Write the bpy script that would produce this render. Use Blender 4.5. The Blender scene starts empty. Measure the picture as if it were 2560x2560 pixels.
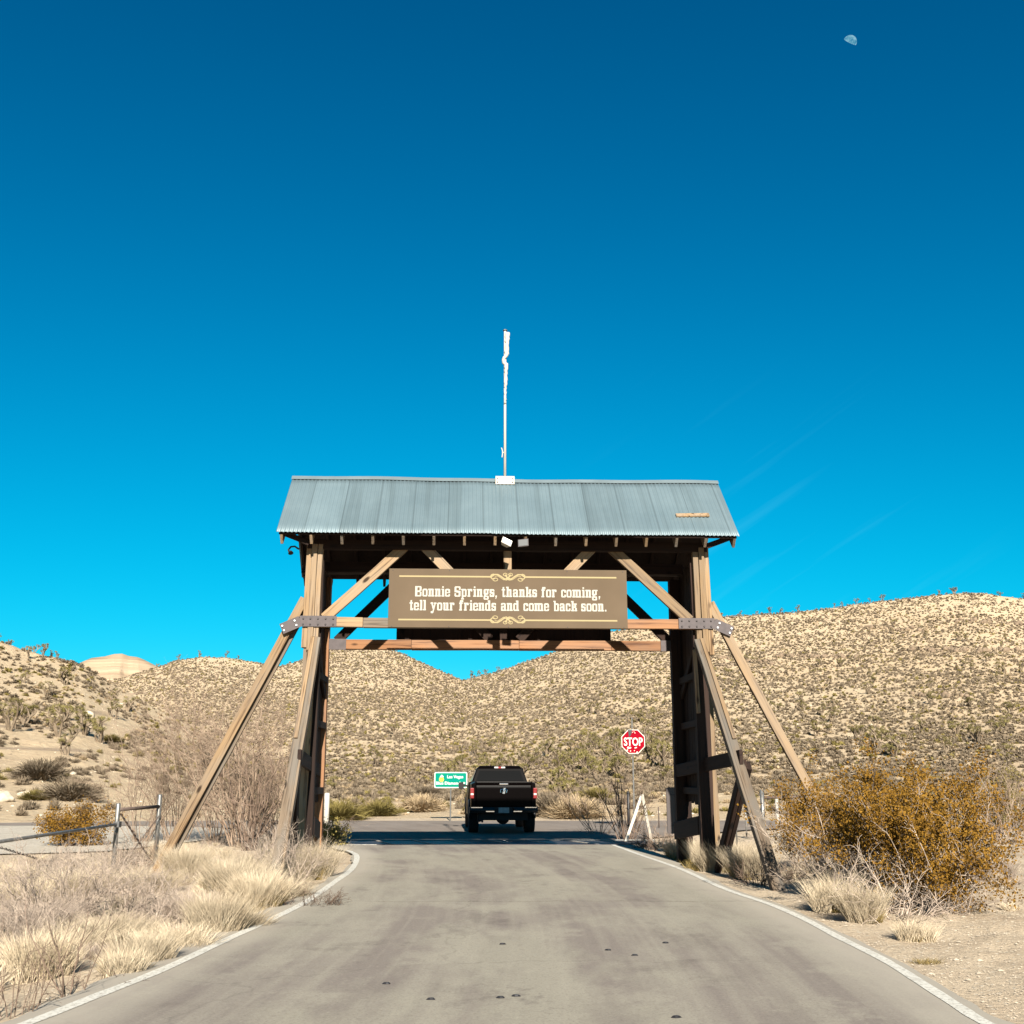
import bpy, bmesh, math, random
import numpy as np
from mathutils import Vector, Matrix, Quaternion
R = math.radians
sc = bpy.context.scene
C = sc.collection

# ------------------------------------------------------------------ camera, sky, sun, exposure
CAM_H, PITCH, FPX = 1.6, R(13.53), 2757.0
cam_d = bpy.data.cameras.new('camera'); cam = bpy.data.objects.new('camera', cam_d); C.objects.link(cam)
cam.location = (0, 0, CAM_H); cam.rotation_euler = (math.pi/2 + PITCH, 0, 0)
cam_d.sensor_width = 36; cam_d.lens = 36*FPX/2560; cam_d.clip_start = 0.05; cam_d.clip_end = 30000
sc.camera = cam

EXPO = 1.7
SUN_EL = 28.8
w = bpy.data.worlds.new('World'); sc.world = w; w.use_nodes = True
nt = w.node_tree; nt.nodes.clear()
out = nt.nodes.new('ShaderNodeOutputWorld'); bg = nt.nodes.new('ShaderNodeBackground')
sky = nt.nodes.new('ShaderNodeTexSky'); sky.sky_type = 'NISHITA'; sky.sun_disc = False
sky.sun_elevation = R(SUN_EL); sky.sun_rotation = R(173.3)
sky.altitude = 1100; sky.air_density = 1.0; sky.dust_density = 0.3; sky.ozone_density = 2.0
sep = nt.nodes.new('ShaderNodeSeparateColor'); comb = nt.nodes.new('ShaderNodeCombineColor')
def wmath(op, a, b):
    n = nt.nodes.new('ShaderNodeMath'); n.operation = op
    for i, v in enumerate((a, b)):
        if isinstance(v, (int, float)): n.inputs[i].default_value = v
        else: nt.links.new(v, n.inputs[i])
    return n.outputs[0]
nt.links.new(sky.outputs[0], sep.inputs[0])
# the photo's teal grading of the sky: each channel gets its own contrast (gain * value ** power)
SKY_G = ((0.00004, 5.0, 1e9), (0.411, 1.58, 8.0), (0.469, 1.5, 12.0))    # gain, power, shoulder
for i in range(3):
    g, p, K = SKY_G[i]
    a_ = wmath('MULTIPLY', wmath('POWER', sep.outputs[i], p), g)
    nt.links.new(wmath('DIVIDE', a_, wmath('ADD', wmath('DIVIDE', a_, K), 1.0)), comb.inputs[i])
# faint cirrus streaks low in the sky on the right, laid out by direction
tcw = nt.nodes.new('ShaderNodeTexCoord'); mpw = nt.nodes.new('ShaderNodeMapping'); mpw.vector_type = 'TEXTURE'
mpw.inputs['Rotation'].default_value = (0, R(-33), 0); mpw.inputs['Scale'].default_value = (.35, 1, .022)
nt.links.new(tcw.outputs['Generated'], mpw.inputs[0]); nzw = nt.nodes.new('ShaderNodeTexNoise'); nzw.inputs['Scale'].default_value = 1.0; nzw.inputs['Detail'].default_value = 4
nt.links.new(mpw.outputs[0], nzw.inputs['Vector']); sxw = nt.nodes.new('ShaderNodeSeparateXYZ'); nt.links.new(tcw.outputs['Generated'], sxw.inputs[0])
def wramp(src, stops):
    r_ = nt.nodes.new('ShaderNodeValToRGB'); e = r_.color_ramp.elements
    while len(e) < len(stops): e.new(.5)
    for el, (p_, c_) in zip(e, stops): el.position = p_; el.color = (c_, c_, c_, 1)
    nt.links.new(src, r_.inputs[0]); return r_.outputs[0]
cw = wmath('MULTIPLY', wramp(nzw.outputs['Fac'], [(.56, 0), (.72, 1)]), wmath('MULTIPLY', wramp(sxw.outputs[0], [(.05, 0), (.16, 1), (.32, 1), (.42, 0)]), wramp(sxw.outputs[2], [(.08, 0), (.14, 1), (.24, .8), (.36, 0)])))
mxw = nt.nodes.new('ShaderNodeMix'); mxw.data_type = 'RGBA'; nt.links.new(wmath('MULTIPLY', cw, .13), mxw.inputs[0]); nt.links.new(comb.outputs[0], mxw.inputs[6]); mxw.inputs[7].default_value = (.9, 4.6, 6.0, 1)
nt.links.new(mxw.outputs[2], bg.inputs[0]); bg.inputs[1].default_value = 0.05
nt.links.new(bg.outputs[0], out.inputs[0])

SUN_DIR = Vector((-0.118, 1.0, -1.007*math.tan(R(SUN_EL)))).normalized()
sd = bpy.data.lights.new('sun', 'SUN'); sd.energy = 5.0; sd.angle = R(0.53); sd.color = (1.0, 0.93, 0.82)
sun = bpy.data.objects.new('sun', sd); C.objects.link(sun); sun.rotation_euler = SUN_DIR.to_track_quat('-Z', 'Y').to_euler()
sun.location = (10, -40, 40)
vs = sc.view_settings; vs.view_transform = 'Standard'; vs.look = 'None'; vs.exposure = EXPO; vs.gamma = 1.0; vs.use_curve_mapping = False

rng = np.random.default_rng(7); random.seed(7)
# ------------------------------------------------------------------ measuring helpers (photo pixel -> metres)
ST, CT = math.sin(PITCH), math.cos(PITCH)
def ray(u, v):
    dx = (u-1280)/FPX; dy = (1280-v)/FPX
    return dx, CT - dy*ST, ST + dy*CT
def G(u, v, z=0.0):                      # where the ray meets height z
    x, y, k = ray(u, v); t = (z-CAM_H)/k
    return x*t, y*t
def D(u, v, Y):                          # where the ray meets depth Y
    x, y, k = ray(u, v); t = Y/y
    return Vector((x*t, Y, CAM_H + k*t))
def proj(x, y, z):
    zz = z-CAM_H; f = y*CT + zz*ST; up = -y*ST + zz*CT
    return 1280 + FPX*x/f, 1280 - FPX*up/f

# ------------------------------------------------------------------ object helpers
def tag(o, label=None, cat=None, group=None, kind=None):
    if label: o['label'] = label
    if cat: o['category'] = cat
    if group: o['group'] = group
    if kind: o['kind'] = kind
    return o
def empty(name, loc=(0,0,0), rz=0.0, label=None, cat=None, group=None):
    o = bpy.data.objects.new(name, None); C.objects.link(o); o.location = loc; o.rotation_euler = (0,0,rz)
    o.empty_display_size = 0.3
    return tag(o, label, cat, group)
def meshobj(name, me, mat=None, parent=None, smooth=False):
    if mat: me.materials.append(mat)
    o = bpy.data.objects.new(name, me); C.objects.link(o)
    if parent: o.parent = parent
    if smooth: me.polygons.foreach_set('use_smooth', [True]*len(me.polygons))
    return o
def npmesh(name, V, F):
    V = np.asarray(V, dtype=np.float32); F = np.asarray(F, dtype=np.int32)
    me = bpy.data.meshes.new(name); n, k = F.shape
    me.vertices.add(len(V)); me.vertices.foreach_set('co', V.ravel())
    me.loops.add(n*k); me.loops.foreach_set('vertex_index', F.ravel())
    me.polygons.add(n); me.polygons.foreach_set('loop_start', np.arange(0, n*k, k, dtype=np.int32))
    me.update(calc_edges=True)
    return me
class MB:
    def __init__(s): s.v = []; s.f = []
    def add(s, vs, fs):
        b = len(s.v); s.v += [tuple(v) for v in vs]; s.f += [tuple(i+b for i in f) for f in fs]
    def box(s, x0, x1, y0, y1, z0, z1, M=None):
        vs = [Vector((x,y,z)) for x in (x0,x1) for y in (y0,y1) for z in (z0,z1)]
        if M: vs = [M @ v for v in vs]
        s.add(vs, [(0,1,3,2),(4,6,7,5),(0,4,5,1),(2,3,7,6),(0,2,6,4),(1,5,7,3)])
    def tube(s, pts, rad, n=8, cap=True):
        pts = [Vector(p) for p in pts]; m = len(pts)
        if not hasattr(rad, '__len__'): rad = [rad]*m
        vs = []; fs = []
        a = None
        for i, p in enumerate(pts):
            d = (pts[min(i+1,m-1)] - pts[max(i-1,0)]).normalized()
            if a is None: a = d.cross(Vector((0.3,0.2,1)) if abs(d.z) < .9 else Vector((1,0.1,0))).normalized()
            else: a = (a - d*a.dot(d)).normalized()
            b = d.cross(a)
            for k in range(n):
                t = 2*math.pi*k/n; vs.append(p + (a*math.cos(t)+b*math.sin(t))*rad[i])
        for i in range(m-1):
            for k in range(n):
                fs.append((i*n+k, i*n+(k+1)%n, (i+1)*n+(k+1)%n, (i+1)*n+k))
        if cap: fs += [tuple(range(n-1,-1,-1)), tuple((m-1)*n+k for k in range(n))]
        s.add(vs, fs)
    def loft(s, rings, cap=True):
        n = len(rings[0]); vs = [v for r in rings for v in r]; fs = []
        for i in range(len(rings)-1):
            for k in range(n): fs.append((i*n+k, i*n+(k+1)%n, (i+1)*n+(k+1)%n, (i+1)*n+k))
        if cap: fs += [tuple(range(n-1,-1,-1)), tuple((len(rings)-1)*n+k for k in range(n))]
        s.add(vs, fs)
    def build(s, name, mat=None, parent=None, smooth=False, bevel=0, fix=True):
        me = bpy.data.meshes.new(name); me.from_pydata(s.v, [], s.f); me.update()
        if fix:
            bm = bmesh.new(); bm.from_mesh(me); bmesh.ops.recalc_face_normals(bm, faces=bm.faces); bm.to_mesh(me); bm.free()
        o = meshobj(name, me, mat, parent, smooth)
        if bevel:
            m = o.modifiers.new('bevel', 'BEVEL'); m.width = bevel; m.segments = 2; m.limit_method = 'ANGLE'
        return o
def beam(name, p0, p1, wx, wd, mat, parent=None, up=(0,1,0), bevel=0.008, smooth=False, wob=0.006):
    """squared timber from p0 to p1; local Z runs along it so the grain does too; wd is its size along 'up'"""
    p0 = Vector(p0); p1 = Vector(p1); z = (p1-p0); L = z.length; z.normalize()
    y = Vector(up); y = (y - z*y.dot(z)).normalized(); x = y.cross(z)
    nseg = max(2, int(L/0.6)); m = MB(); rings = []
    for i in range(nseg+1):
        t = L*i/nseg; ex = random.uniform(-wob, wob); ey = random.uniform(-wob, wob)*.5
        rings.append([(-wx/2+ex,-wd/2+ey,t),(wx/2+ex,-wd/2+ey,t),(wx/2+ex,wd/2+ey,t),(-wx/2+ex,wd/2+ey,t)])
    m.loft(rings); o = m.build(name, mat, parent, bevel=bevel)
    M = Matrix((x, y, z)).transposed().to_4x4(); M.translation = p0
    o.matrix_local = M
    return o

# ------------------------------------------------------------------ materials
def newmat(name, rough=0.85, spec=0.3):
    m = bpy.data.materials.new(name); m.use_nodes = True; n = m.node_tree
    b = n.nodes['Principled BSDF']; b.inputs['Roughness'].default_value = rough
    b.inputs['Specular IOR Level'].default_value = spec
    return m, n, b
def plain(name, col, rough=0.6, metal=0.0, spec=0.4, var=0.0, scale=8, coat=0):
    m, n, b = newmat(name, rough, spec)
    b.inputs['Metallic'].default_value = metal; b.inputs['Coat Weight'].default_value = coat
    if var:
        tc = n.nodes.new('ShaderNodeTexCoord'); nz = n.nodes.new('ShaderNodeTexNoise'); nz.inputs['Scale'].default_value = scale
        nz.inputs['Detail'].default_value = 6; n.links.new(tc.outputs['Object'], nz.inputs['Vector'])
        ramp(n, nz.outputs['Fac'], [(0.3, [c*(1-var) for c in col]), (0.7, [min(1, c*(1+var)) for c in col])], b.inputs['Base Color'])
    else: b.inputs['Base Color'].default_value = (*col, 1)
    return m
def ramp(n, src, stops, dst=None, interp='LINEAR'):
    r = n.nodes.new('ShaderNodeValToRGB'); e = r.color_ramp.elements; r.color_ramp.interpolation = interp
    while len(e) < len(stops): e.new(0.5)
    for el, (p, c) in zip(e, stops):
        el.position = p; el.color = (*c, 1) if hasattr(c, '__len__') else (c, c, c, 1)
    n.links.new(src, r.inputs[0])
    if dst: n.links.new(r.outputs[0], dst)
    return r.outputs[0]
def noise(n, vec, scale, detail=5, rough=0.55, mapscale=None):
    if mapscale:
        mp = n.nodes.new('ShaderNodeMapping'); mp.inputs['Scale'].default_value = mapscale
        n.links.new(vec, mp.inputs['Vector']); vec = mp.outputs[0]
    z = n.nodes.new('ShaderNodeTexNoise'); z.inputs['Scale'].default_value = scale; z.inputs['Detail'].default_value = detail
    z.inputs['Roughness'].default_value = rough; n.links.new(vec, z.inputs['Vector']); return z.outputs['Fac']
def mix(n, fac, a, b, mode='MIX'):
    x = n.nodes.new('ShaderNodeMix'); x.data_type = 'RGBA'; x.blend_type = mode
    for s, v in ((x.inputs['Factor'], fac), (x.inputs[6], a), (x.inputs[7], b)):
        if isinstance(v, (int, float)): s.default_value = v
        elif isinstance(v, tuple): s.default_value = (*v, 1)
        else: n.links.new(v, s)
    return x.outputs[2]
def bump(n, b, h, strength=0.4, dist=0.02):
    k = n.nodes.new('ShaderNodeBump'); k.inputs['Strength'].default_value = strength; k.inputs['Distance'].default_value = dist
    n.links.new(h, k.inputs['Height']); n.links.new(k.outputs[0], b.inputs['Normal'])
def texco(n, which='Object'):
    return n.nodes.new('ShaderNodeTexCoord').outputs[which]
def geopos(n): return n.nodes.new('ShaderNodeNewGeometry').outputs['Position']

def wood(name, light, dark, grey=0.3):
    m, n, b = newmat(name, 0.85, 0.2)
    tc = texco(n); oi = n.nodes.new('ShaderNodeObjectInfo')
    va = n.nodes.new('ShaderNodeVectorMath'); va.operation = 'ADD'
    cx = n.nodes.new('ShaderNodeCombineXYZ'); mu = n.nodes.new('ShaderNodeMath'); mu.operation = 'MULTIPLY'; mu.inputs[1].default_value = 37
    n.links.new(oi.outputs['Random'], mu.inputs[0]); n.links.new(mu.outputs[0], cx.inputs[0]); n.links.new(mu.outputs[0], cx.inputs[2])
    n.links.new(tc, va.inputs[0]); n.links.new(cx.outputs[0], va.inputs[1]); v = va.outputs[0]
    g1 = noise(n, v, 1.0, 6, 0.6, (26, 26, 0.9)); g2 = noise(n, v, 1.0, 4, 0.6, (3, 3, .7))
    col = ramp(n, g1, [(0.36, dark), (0.47, [(a*.75+c*.25) for a, c in zip(light, dark)]), (0.66, light)])
    gr = tuple(sum(light)/3*k for k in (1.0, .95, .85))
    col = mix(n, ramp(n, g2, [(0.42, 0.0), (0.62, grey*2)]), col, gr)
    # knots
    vo = n.nodes.new('ShaderNodeTexVoronoi'); vo.inputs['Scale'].default_value = 1
    mp = n.nodes.new('ShaderNodeMapping'); mp.inputs['Scale'].default_value = (4, 4, 1.6); n.links.new(v, mp.inputs['Vector']); n.links.new(mp.outputs[0], vo.inputs['Vector'])
    kn = ramp(n, vo.outputs['Distance'], [(0.09, 1.0), (0.17, 0.0)])
    col = mix(n, kn, col, tuple(c*.35 for c in dark))
    # per timber tone
    hs = n.nodes.new('ShaderNodeHueSaturation'); n.links.new(col, hs.inputs['Color'])
    mr = n.nodes.new('ShaderNodeMapRange'); mr.inputs['To Min'].default_value = .75; mr.inputs['To Max'].default_value = 1.2
    n.links.new(oi.outputs['Random'], mr.inputs[0]); n.links.new(mr.outputs[0], hs.inputs['Value'])
    n.links.new(hs.outputs[0], b.inputs['Base Color'])
    bump(n, b, g1, 0.5, 0.01)
    return m
M = {}
M['wood'] = wood('weathered_timber', (0.215,0.143,0.078), (0.07,0.040,0.020), .15)
M['wood_orange'] = wood('orange_timber', (0.20,0.098,0.045), (0.075,0.03,0.013), .1)
M['wood_grey'] = wood('grey_timber', (0.135,0.10,0.068), (0.05,0.034,0.022), .3)
M['wood_shaded'] = wood('shaded_timber', (0.020,0.0105,0.007), (0.009,0.0045,0.0035), .0)  # dark stained timber with standing shade put into its colour
M['steel'] = plain('galvanised_steel', (0.09,0.09,0.09), .45, .5, var=.2, scale=20)
M['plate'] = plain('weathered_plate_steel', (0.040,0.030,0.030), .6, .1, var=.25, scale=9)
M['bolt'] = plain('bolt', (0.03,0.025,0.025), .6, .4)
M['bolt_bright'] = plain('bolt_bright', (0.5,0.5,0.5), .3, .6)
M['white'] = plain('white_paint', (0.34,0.315,0.27), .8, spec=.1, var=.06, scale=5)
M['white_worn'] = plain('worn_white_paint', (0.26,0.24,0.21), .8, var=.35, scale=9)
M['cloth'] = plain('white_cloth', (0.34,0.315,0.27), .95, spec=.05, var=.1)
M['blackmetal'] = plain('black_metal', (0.012,0.011,0.012), .5, .2)
M['pipe'] = plain('pipe', (0.15,0.145,0.135), .45, .6, var=.25, scale=15)
M['rusty'] = plain('rusty_cable', (0.07,0.05,0.04), .8, .2, var=.3)

def roof_mat():
    m, n, b = newmat('corrugated_metal', 0.5, 0.35); tc = texco(n)
    b.inputs['Metallic'].default_value = 0.15
    a = noise(n, tc, 1.2, 6, .65, (1.0, 1.0, .6)); st = noise(n, tc, 1, 3, .5, (5.5, .25, .25)); fine = noise(n, tc, 60, 3)
    c = ramp(n, a, [(0.3, (0.078,0.110,0.124)), (0.7, (0.100,0.136,0.150))])
    c = mix(n, ramp(n, st, [(0.5, 0.0), (0.66, 0.5)]), c, (0.062,0.086,0.094))
    c = mix(n, ramp(n, fine, [(0.68, 0.0), (0.74, 0.7)]), c, (0.16,0.19,0.195))
    sx = n.nodes.new('ShaderNodeSeparateXYZ'); n.links.new(tc, sx.inputs[0])
    def mth(op, a_, b_=0.0):
        q = n.nodes.new('ShaderNodeMath'); q.operation = op
        for i, v in enumerate((a_, b_)):
            if isinstance(v, (int, float)): q.inputs[i].default_value = v
            else: n.links.new(v, q.inputs[i])
        return q.outputs[0]
    k = mth('DIVIDE', mth('ADD', sx.outputs[0], 20.3), .66); fr = mth('FRACT', k); idn = mth('FLOOR', k)
    wn = n.nodes.new('ShaderNodeTexWhiteNoise'); wn.noise_dimensions = '1D'; n.links.new(idn, wn.inputs['W'])
    c = mix(n, ramp(n, fr, [(0.0, .55), (.03, .55), (.05, 0.0)]), c, (0.045,0.062,0.068))
    hs = n.nodes.new('ShaderNodeHueSaturation'); n.links.new(c, hs.inputs['Color']); mr = n.nodes.new('ShaderNodeMapRange'); mr.inputs['To Min'].default_value = .92; mr.inputs['To Max'].default_value = 1.14
    n.links.new(wn.outputs['Value'], mr.inputs[0]); n.links.new(mr.outputs[0], hs.inputs['Value']); c = hs.outputs[0]
    n.links.new(c, b.inputs['Base Color']); bump(n, b, a, .15, .02); return m
M['roof'] = roof_mat()
M['ridge'] = plain('ridge_metal', (0.11,0.14,0.148), .45, .2, var=.1, scale=3)

def asphalt(name, c0, c1, cdark, tracks=True):
    m, n, b = newmat(name, 0.95, 0.06); p = geopos(n)
    def mth(op, a, b_=0.0):
        q = n.nodes.new('ShaderNodeMath'); q.operation = op
        for i, v in enumerate((a, b_)):
            if isinstance(v, (int, float)): q.inputs[i].default_value = v
            elif v is not None: n.links.new(v, q.inputs[i])
        return q.outputs[0]
    sx = n.nodes.new('ShaderNodeSeparateXYZ'); n.links.new(p, sx.inputs[0])
    yy = mth('SUBTRACT', sx.outputs[1], 13.0); cx = n.nodes.new('ShaderNodeCombineXYZ')      # follow the bend of the lane
    n.links.new(mth('ADD', sx.outputs[0], mth('MULTIPLY', mth('MULTIPLY', yy, yy), .0065)), cx.inputs[0]); n.links.new(sx.outputs[1], cx.inputs[1]); pb = cx.outputs[0]
    big = noise(n, pb, .32, 6, .6, (1.5, .5, 1)); mid = noise(n, pb, 1.3, 8, .66, (1.3, .30, 1)); fine = noise(n, p, 45, 3, .7); agg = noise(n, p, 16, 4, .8)
    c = ramp(n, big, [(0.44, c0), (0.53, c1)]); blo = noise(n, pb, .9, 7, .7, (1, .7, 1)); c = mix(n, ramp(n, blo, [(0.53, 0.0), (0.60, 0.55)]), c, tuple(x*1.12 for x in c1)); c = mix(n, ramp(n, blo, [(0.36, 0.75), (0.44, 0.0)]), c, tuple(x*.92 for x in cdark))
    st = noise(n, pb, 1, 5, .55, (2.3, .07, 1)); st2 = noise(n, pb, 1, 3, .5, (7.0, .12, 1))
    c = mix(n, ramp(n, st, [(0.46, 0.0), (0.62, 0.6)]), c, tuple(x*1.12 for x in c1))
    c = mix(n, ramp(n, st2, [(0.55, 0.0), (0.72, 0.28)]), c, tuple(x*1.2 for x in c1))
    c = mix(n, ramp(n, mid, [(0.50, 0.0), (0.72, 0.5)]), c, cdark)
    c = mix(n, ramp(n, agg, [(0.30, 0.5), (0.46, 0.0)]), c, tuple(x*.68 for x in c0))
    c = mix(n, ramp(n, agg, [(0.60, 0.0), (0.74, 0.55)]), c, tuple(min(1, x*1.45) for x in c1))
    c = mix(n, ramp(n, fine, [(0.30, 0.55), (0.5, 0.0)]), c, tuple(x*.62 for x in c0))
    c = mix(n, ramp(n, fine, [(0.62, 0.0), (0.8, 0.5)]), c, tuple(min(1, x*1.5) for x in c1))
    vo = n.nodes.new('ShaderNodeTexVoronoi'); vo.feature = 'DISTANCE_TO_EDGE'; vo.inputs['Scale'].default_value = .16
    wv = n.nodes.new('ShaderNodeVectorMath'); wv.operation = 'ADD'; nz = n.nodes.new('ShaderNodeTexNoise'); nz.inputs['Scale'].default_value = 1.4; nz.inputs['Detail'].default_value = 7
    n.links.new(p, nz.inputs['Vector']); n.links.new(p, wv.inputs[0]); n.links.new(nz.outputs['Color'], wv.inputs[1]); n.links.new(wv.outputs[0], vo.inputs['Vector'])
    crk = ramp(n, vo.outputs['Distance'], [(0.0004, 0.22), (0.0016, 0.0)])
    c = mix(n, crk, c, tuple(x*.35 for x in c0))
    if tracks:
        at = n.nodes.new('ShaderNodeAttribute'); at.attribute_name = 'edge'
        mm = n.nodes.new('ShaderNodeMath'); mm.operation = 'ADD'; m2 = n.nodes.new('ShaderNodeMath'); m2.operation = 'MULTIPLY'; m2.inputs[1].default_value = .5
        n.links.new(mid, m2.inputs[0]); n.links.new(at.outputs['Fac'], mm.inputs[0]); n.links.new(m2.outputs[0], mm.inputs[1])
        c = mix(n, ramp(n, mm.outputs[0], [(0.70, 0.0), (1.12, .75)]), c, (0.265,0.238,0.195))
        zz = noise(n, p, 1.6, 7, .7)
        dline = mth('ABSOLUTE', mth('ADD', mth('SUBTRACT', sx.outputs[1], 15.45), mth('MULTIPLY', mth('SUBTRACT', zz, .5), .5)), None)
        c = mix(n, ramp(n, dline, [(0.006, .6), (0.022, 0.0)]), c, (0.05,0.04,0.033))
    n.links.new(c, b.inputs['Base Color']); bump(n, b, fine, .3, .006); return m
M['asphalt'] = asphalt('driveway_asphalt', (0.152,0.131,0.113), (0.200,0.183,0.146), (0.112,0.094,0.083))
M['highway'] = asphalt('highway_asphalt', tracks=False, c0=(0.138,0.116,0.098), c1=(0.165,0.140,0.119), cdark=(0.125,0.104,0.088))
def line_mat():
    m, n, b = newmat('road_paint', 0.8, 0.3); p = geopos(n)
    a = noise(n, p, 2.2, 8, .7); f = noise(n, p, 28, 4, .7)
    c = ramp(n, a, [(0.3, (0.33,0.315,0.27)), (0.6, (0.46,0.445,0.395))])
    c = mix(n, ramp(n, f, [(0.36, 0.9), (0.50, 0.0)]), c, (0.20,0.18,0.15)); c = mix(n, ramp(n, a, [(0.52, 0.0), (0.66, .7)]), c, (0.24,0.22,0.185))
    n.links.new(c, b.inputs['Base Color']); return m
M['line'] = line_mat()
def sand_mat(name, c0, c1, c2, rocky=True):
    m, n, b = newmat(name, 0.95, 0.1); p = geopos(n)
    big = noise(n, p, .06, 5, .6); mid = noise(n, p, .9, 7, .65); fine = noise(n, p, 14, 5, .75)
    c = ramp(n, big, [(0.38, c0), (0.6, c1)]); c = mix(n, ramp(n, mid, [(0.45, 0.0), (0.62, .7)]), c, c2)
    vo = n.nodes.new('ShaderNodeTexVoronoi'); vo.inputs['Scale'].default_value = 11; vo.inputs['Randomness'].default_value = 1; n.links.new(p, vo.inputs['Vector'])
    if rocky:
        st = ramp(n, vo.outputs['Distance'], [(0.12, 1.0), (0.26, 0.0)])
        hv = n.nodes.new('ShaderNodeSeparateColor'); n.links.new(vo.outputs['Color'], hv.inputs[0])
        sc_ = ramp(n, hv.outputs[0], [(0.0, (0.12,0.09,0.06)), (0.4, (0.28,0.23,0.16)), (0.7, (0.45,0.40,0.32))])
        c = mix(n, st, c, sc_)
    c = mix(n, ramp(n, fine, [(0.32, .6), (0.5, 0.0)]), c, tuple(x*.5 for x in c0))
    n.links.new(c, b.inputs['Base Color'])
    h = n.nodes.new('ShaderNodeMath'); h.operation = 'ADD'; n.links.new(fine, h.inputs[0]); n.links.new(mid, h.inputs[1])
    bump(n, b, h.outputs[0], .7, .06); return m
M['sand'] = sand_mat('desert_soil', (0.40,0.325,0.232), (0.36,0.285,0.20), (0.28,0.215,0.148))
M['gravel'] = sand_mat('pale_gravel', (0.37,0.33,0.27), (0.33,0.295,0.24), (0.40,0.36,0.30))
def hill_mat():
    m, n, b = newmat('hill_soil', 0.95, 0.1); p = geopos(n)
    big = noise(n, p, .012, 5, .6); mid = noise(n, p, .09, 7, .65); fine = noise(n, p, 1.3, 6, .75)
    c = ramp(n, big, [(0.35, (0.39,0.305,0.20)), (0.6, (0.37,0.28,0.178))])
    c = mix(n, ramp(n, mid, [(0.5, 0.0), (0.66, .6)]), c, (0.34,0.26,0.17))
    c = mix(n, ramp(n, fine, [(0.55, 0.0), (0.64, .65)]), c, (0.21,0.155,0.105))
    c = mix(n, ramp(n, fine, [(0.36, .6), (0.44, 0)]), c, (0.46,0.385,0.27))
    # thin rock beds that crop out level round the slope
    sx = n.nodes.new('ShaderNodeSeparateXYZ'); n.links.new(p, sx.inputs[0])
    st = noise(n, p, 1, 4, .6, (.012, .012, .55)); st2 = noise(n, p, .03, 4, .6)
    band = ramp(n, st, [(0.62, 0.0), (0.66, .8)]); msk = ramp(n, st2, [(0.48, 0.0), (0.55, 1.0)])
    mm = n.nodes.new('ShaderNodeMath'); mm.operation = 'MULTIPLY'; n.links.new(band, mm.inputs[0]); n.links.new(msk, mm.inputs[1])
    c = mix(n, mm.outputs[0], c, (0.22,0.165,0.115))
    n.links.new(c, b.inputs['Base Color']); bump(n, b, fine, .8, .5); return m
M['hill'] = hill_mat()
M['far'] = plain('far_mountain_rock', (0.36,0.255,0.165), .95, spec=.1, var=.10, scale=.05)
fn_ = M['far'].node_tree; fb_ = fn_.nodes['Principled BSDF']; fz = noise(fn_, geopos(fn_), 1, 6, .6, (.003, .003, .10)); ramp(fn_, fz, [(.36, (0.26,0.185,0.12)), (.5, (0.33,0.24,0.155)), (.62, (0.36,0.27,0.18))], fb_.inputs['Base Color']); bump(fn_, fb_, fz, .8, 12)
def plant(name, c0, c1, var=.5):
    m, n, b = newmat(name, 0.9, 0.1); oi = n.nodes.new('ShaderNodeObjectInfo'); p = geopos(n)
    f = noise(n, p, 3.0, 4, .7); c = ramp(n, f, [(0.35, c0), (0.62, c1)])
    hs = n.nodes.new('ShaderNodeHueSaturation'); n.links.new(c, hs.inputs['Color'])
    mr = n.nodes.new('ShaderNodeMapRange'); mr.inputs['To Min'].default_value = 1-var*.5; mr.inputs['To Max'].default_value = 1+var*.4
    n.links.new(oi.outputs['Random'], mr.inputs[0]); n.links.new(mr.outputs[0], hs.inputs['Value'])
    n.links.new(hs.outputs[0], b.inputs['Base Color']); return m
M['sh_grey'] = plant('grey_brown_shrub', (0.09,0.067,0.045), (0.18,0.142,0.098))
M['sh_olive'] = plant('olive_shrub', (0.075,0.060,0.016), (0.17,0.135,0.045))
M['sh_tan'] = plant('tan_shrub', (0.22,0.16,0.095), (0.31,0.235,0.145))
M['yucca'] = plant('yucca_leaves', (0.065,0.054,0.018), (0.19,0.16,0.06))
M['bark'] = plant('yucca_bark', (0.10,0.075,0.05), (0.17,0.13,0.09))
M['straw'] = plant('straw_grass', (0.265,0.21,0.14), (0.42,0.35,0.25), .4)
M['straw_base'] = plant('straw_base', (0.10,0.072,0.022), (0.19,0.14,0.055), .3)
M['twig'] = plant('grey_twigs', (0.19,0.15,0.12), (0.36,0.29,0.23), .3)
M['twig_pink'] = plant('bare_brown_twigs', (0.145,0.10,0.07), (0.265,0.198,0.145), .3)
M['twig_dark'] = plant('dark_twigs', (0.08,0.055,0.04), (0.14,0.10,0.075), .3)
M['creosote'] = plant('ochre_leaves', (0.082,0.041,0.005), (0.17,0.090,0.013), .2)
M['rock'] = plain('pale_rock', (0.36,0.30,0.225), .95, spec=.1, var=.25, scale=2)
M['rock_dark'] = plain('brown_rock', (0.15,0.11,0.075), .95, spec=.1, var=.3, scale=2)

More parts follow.
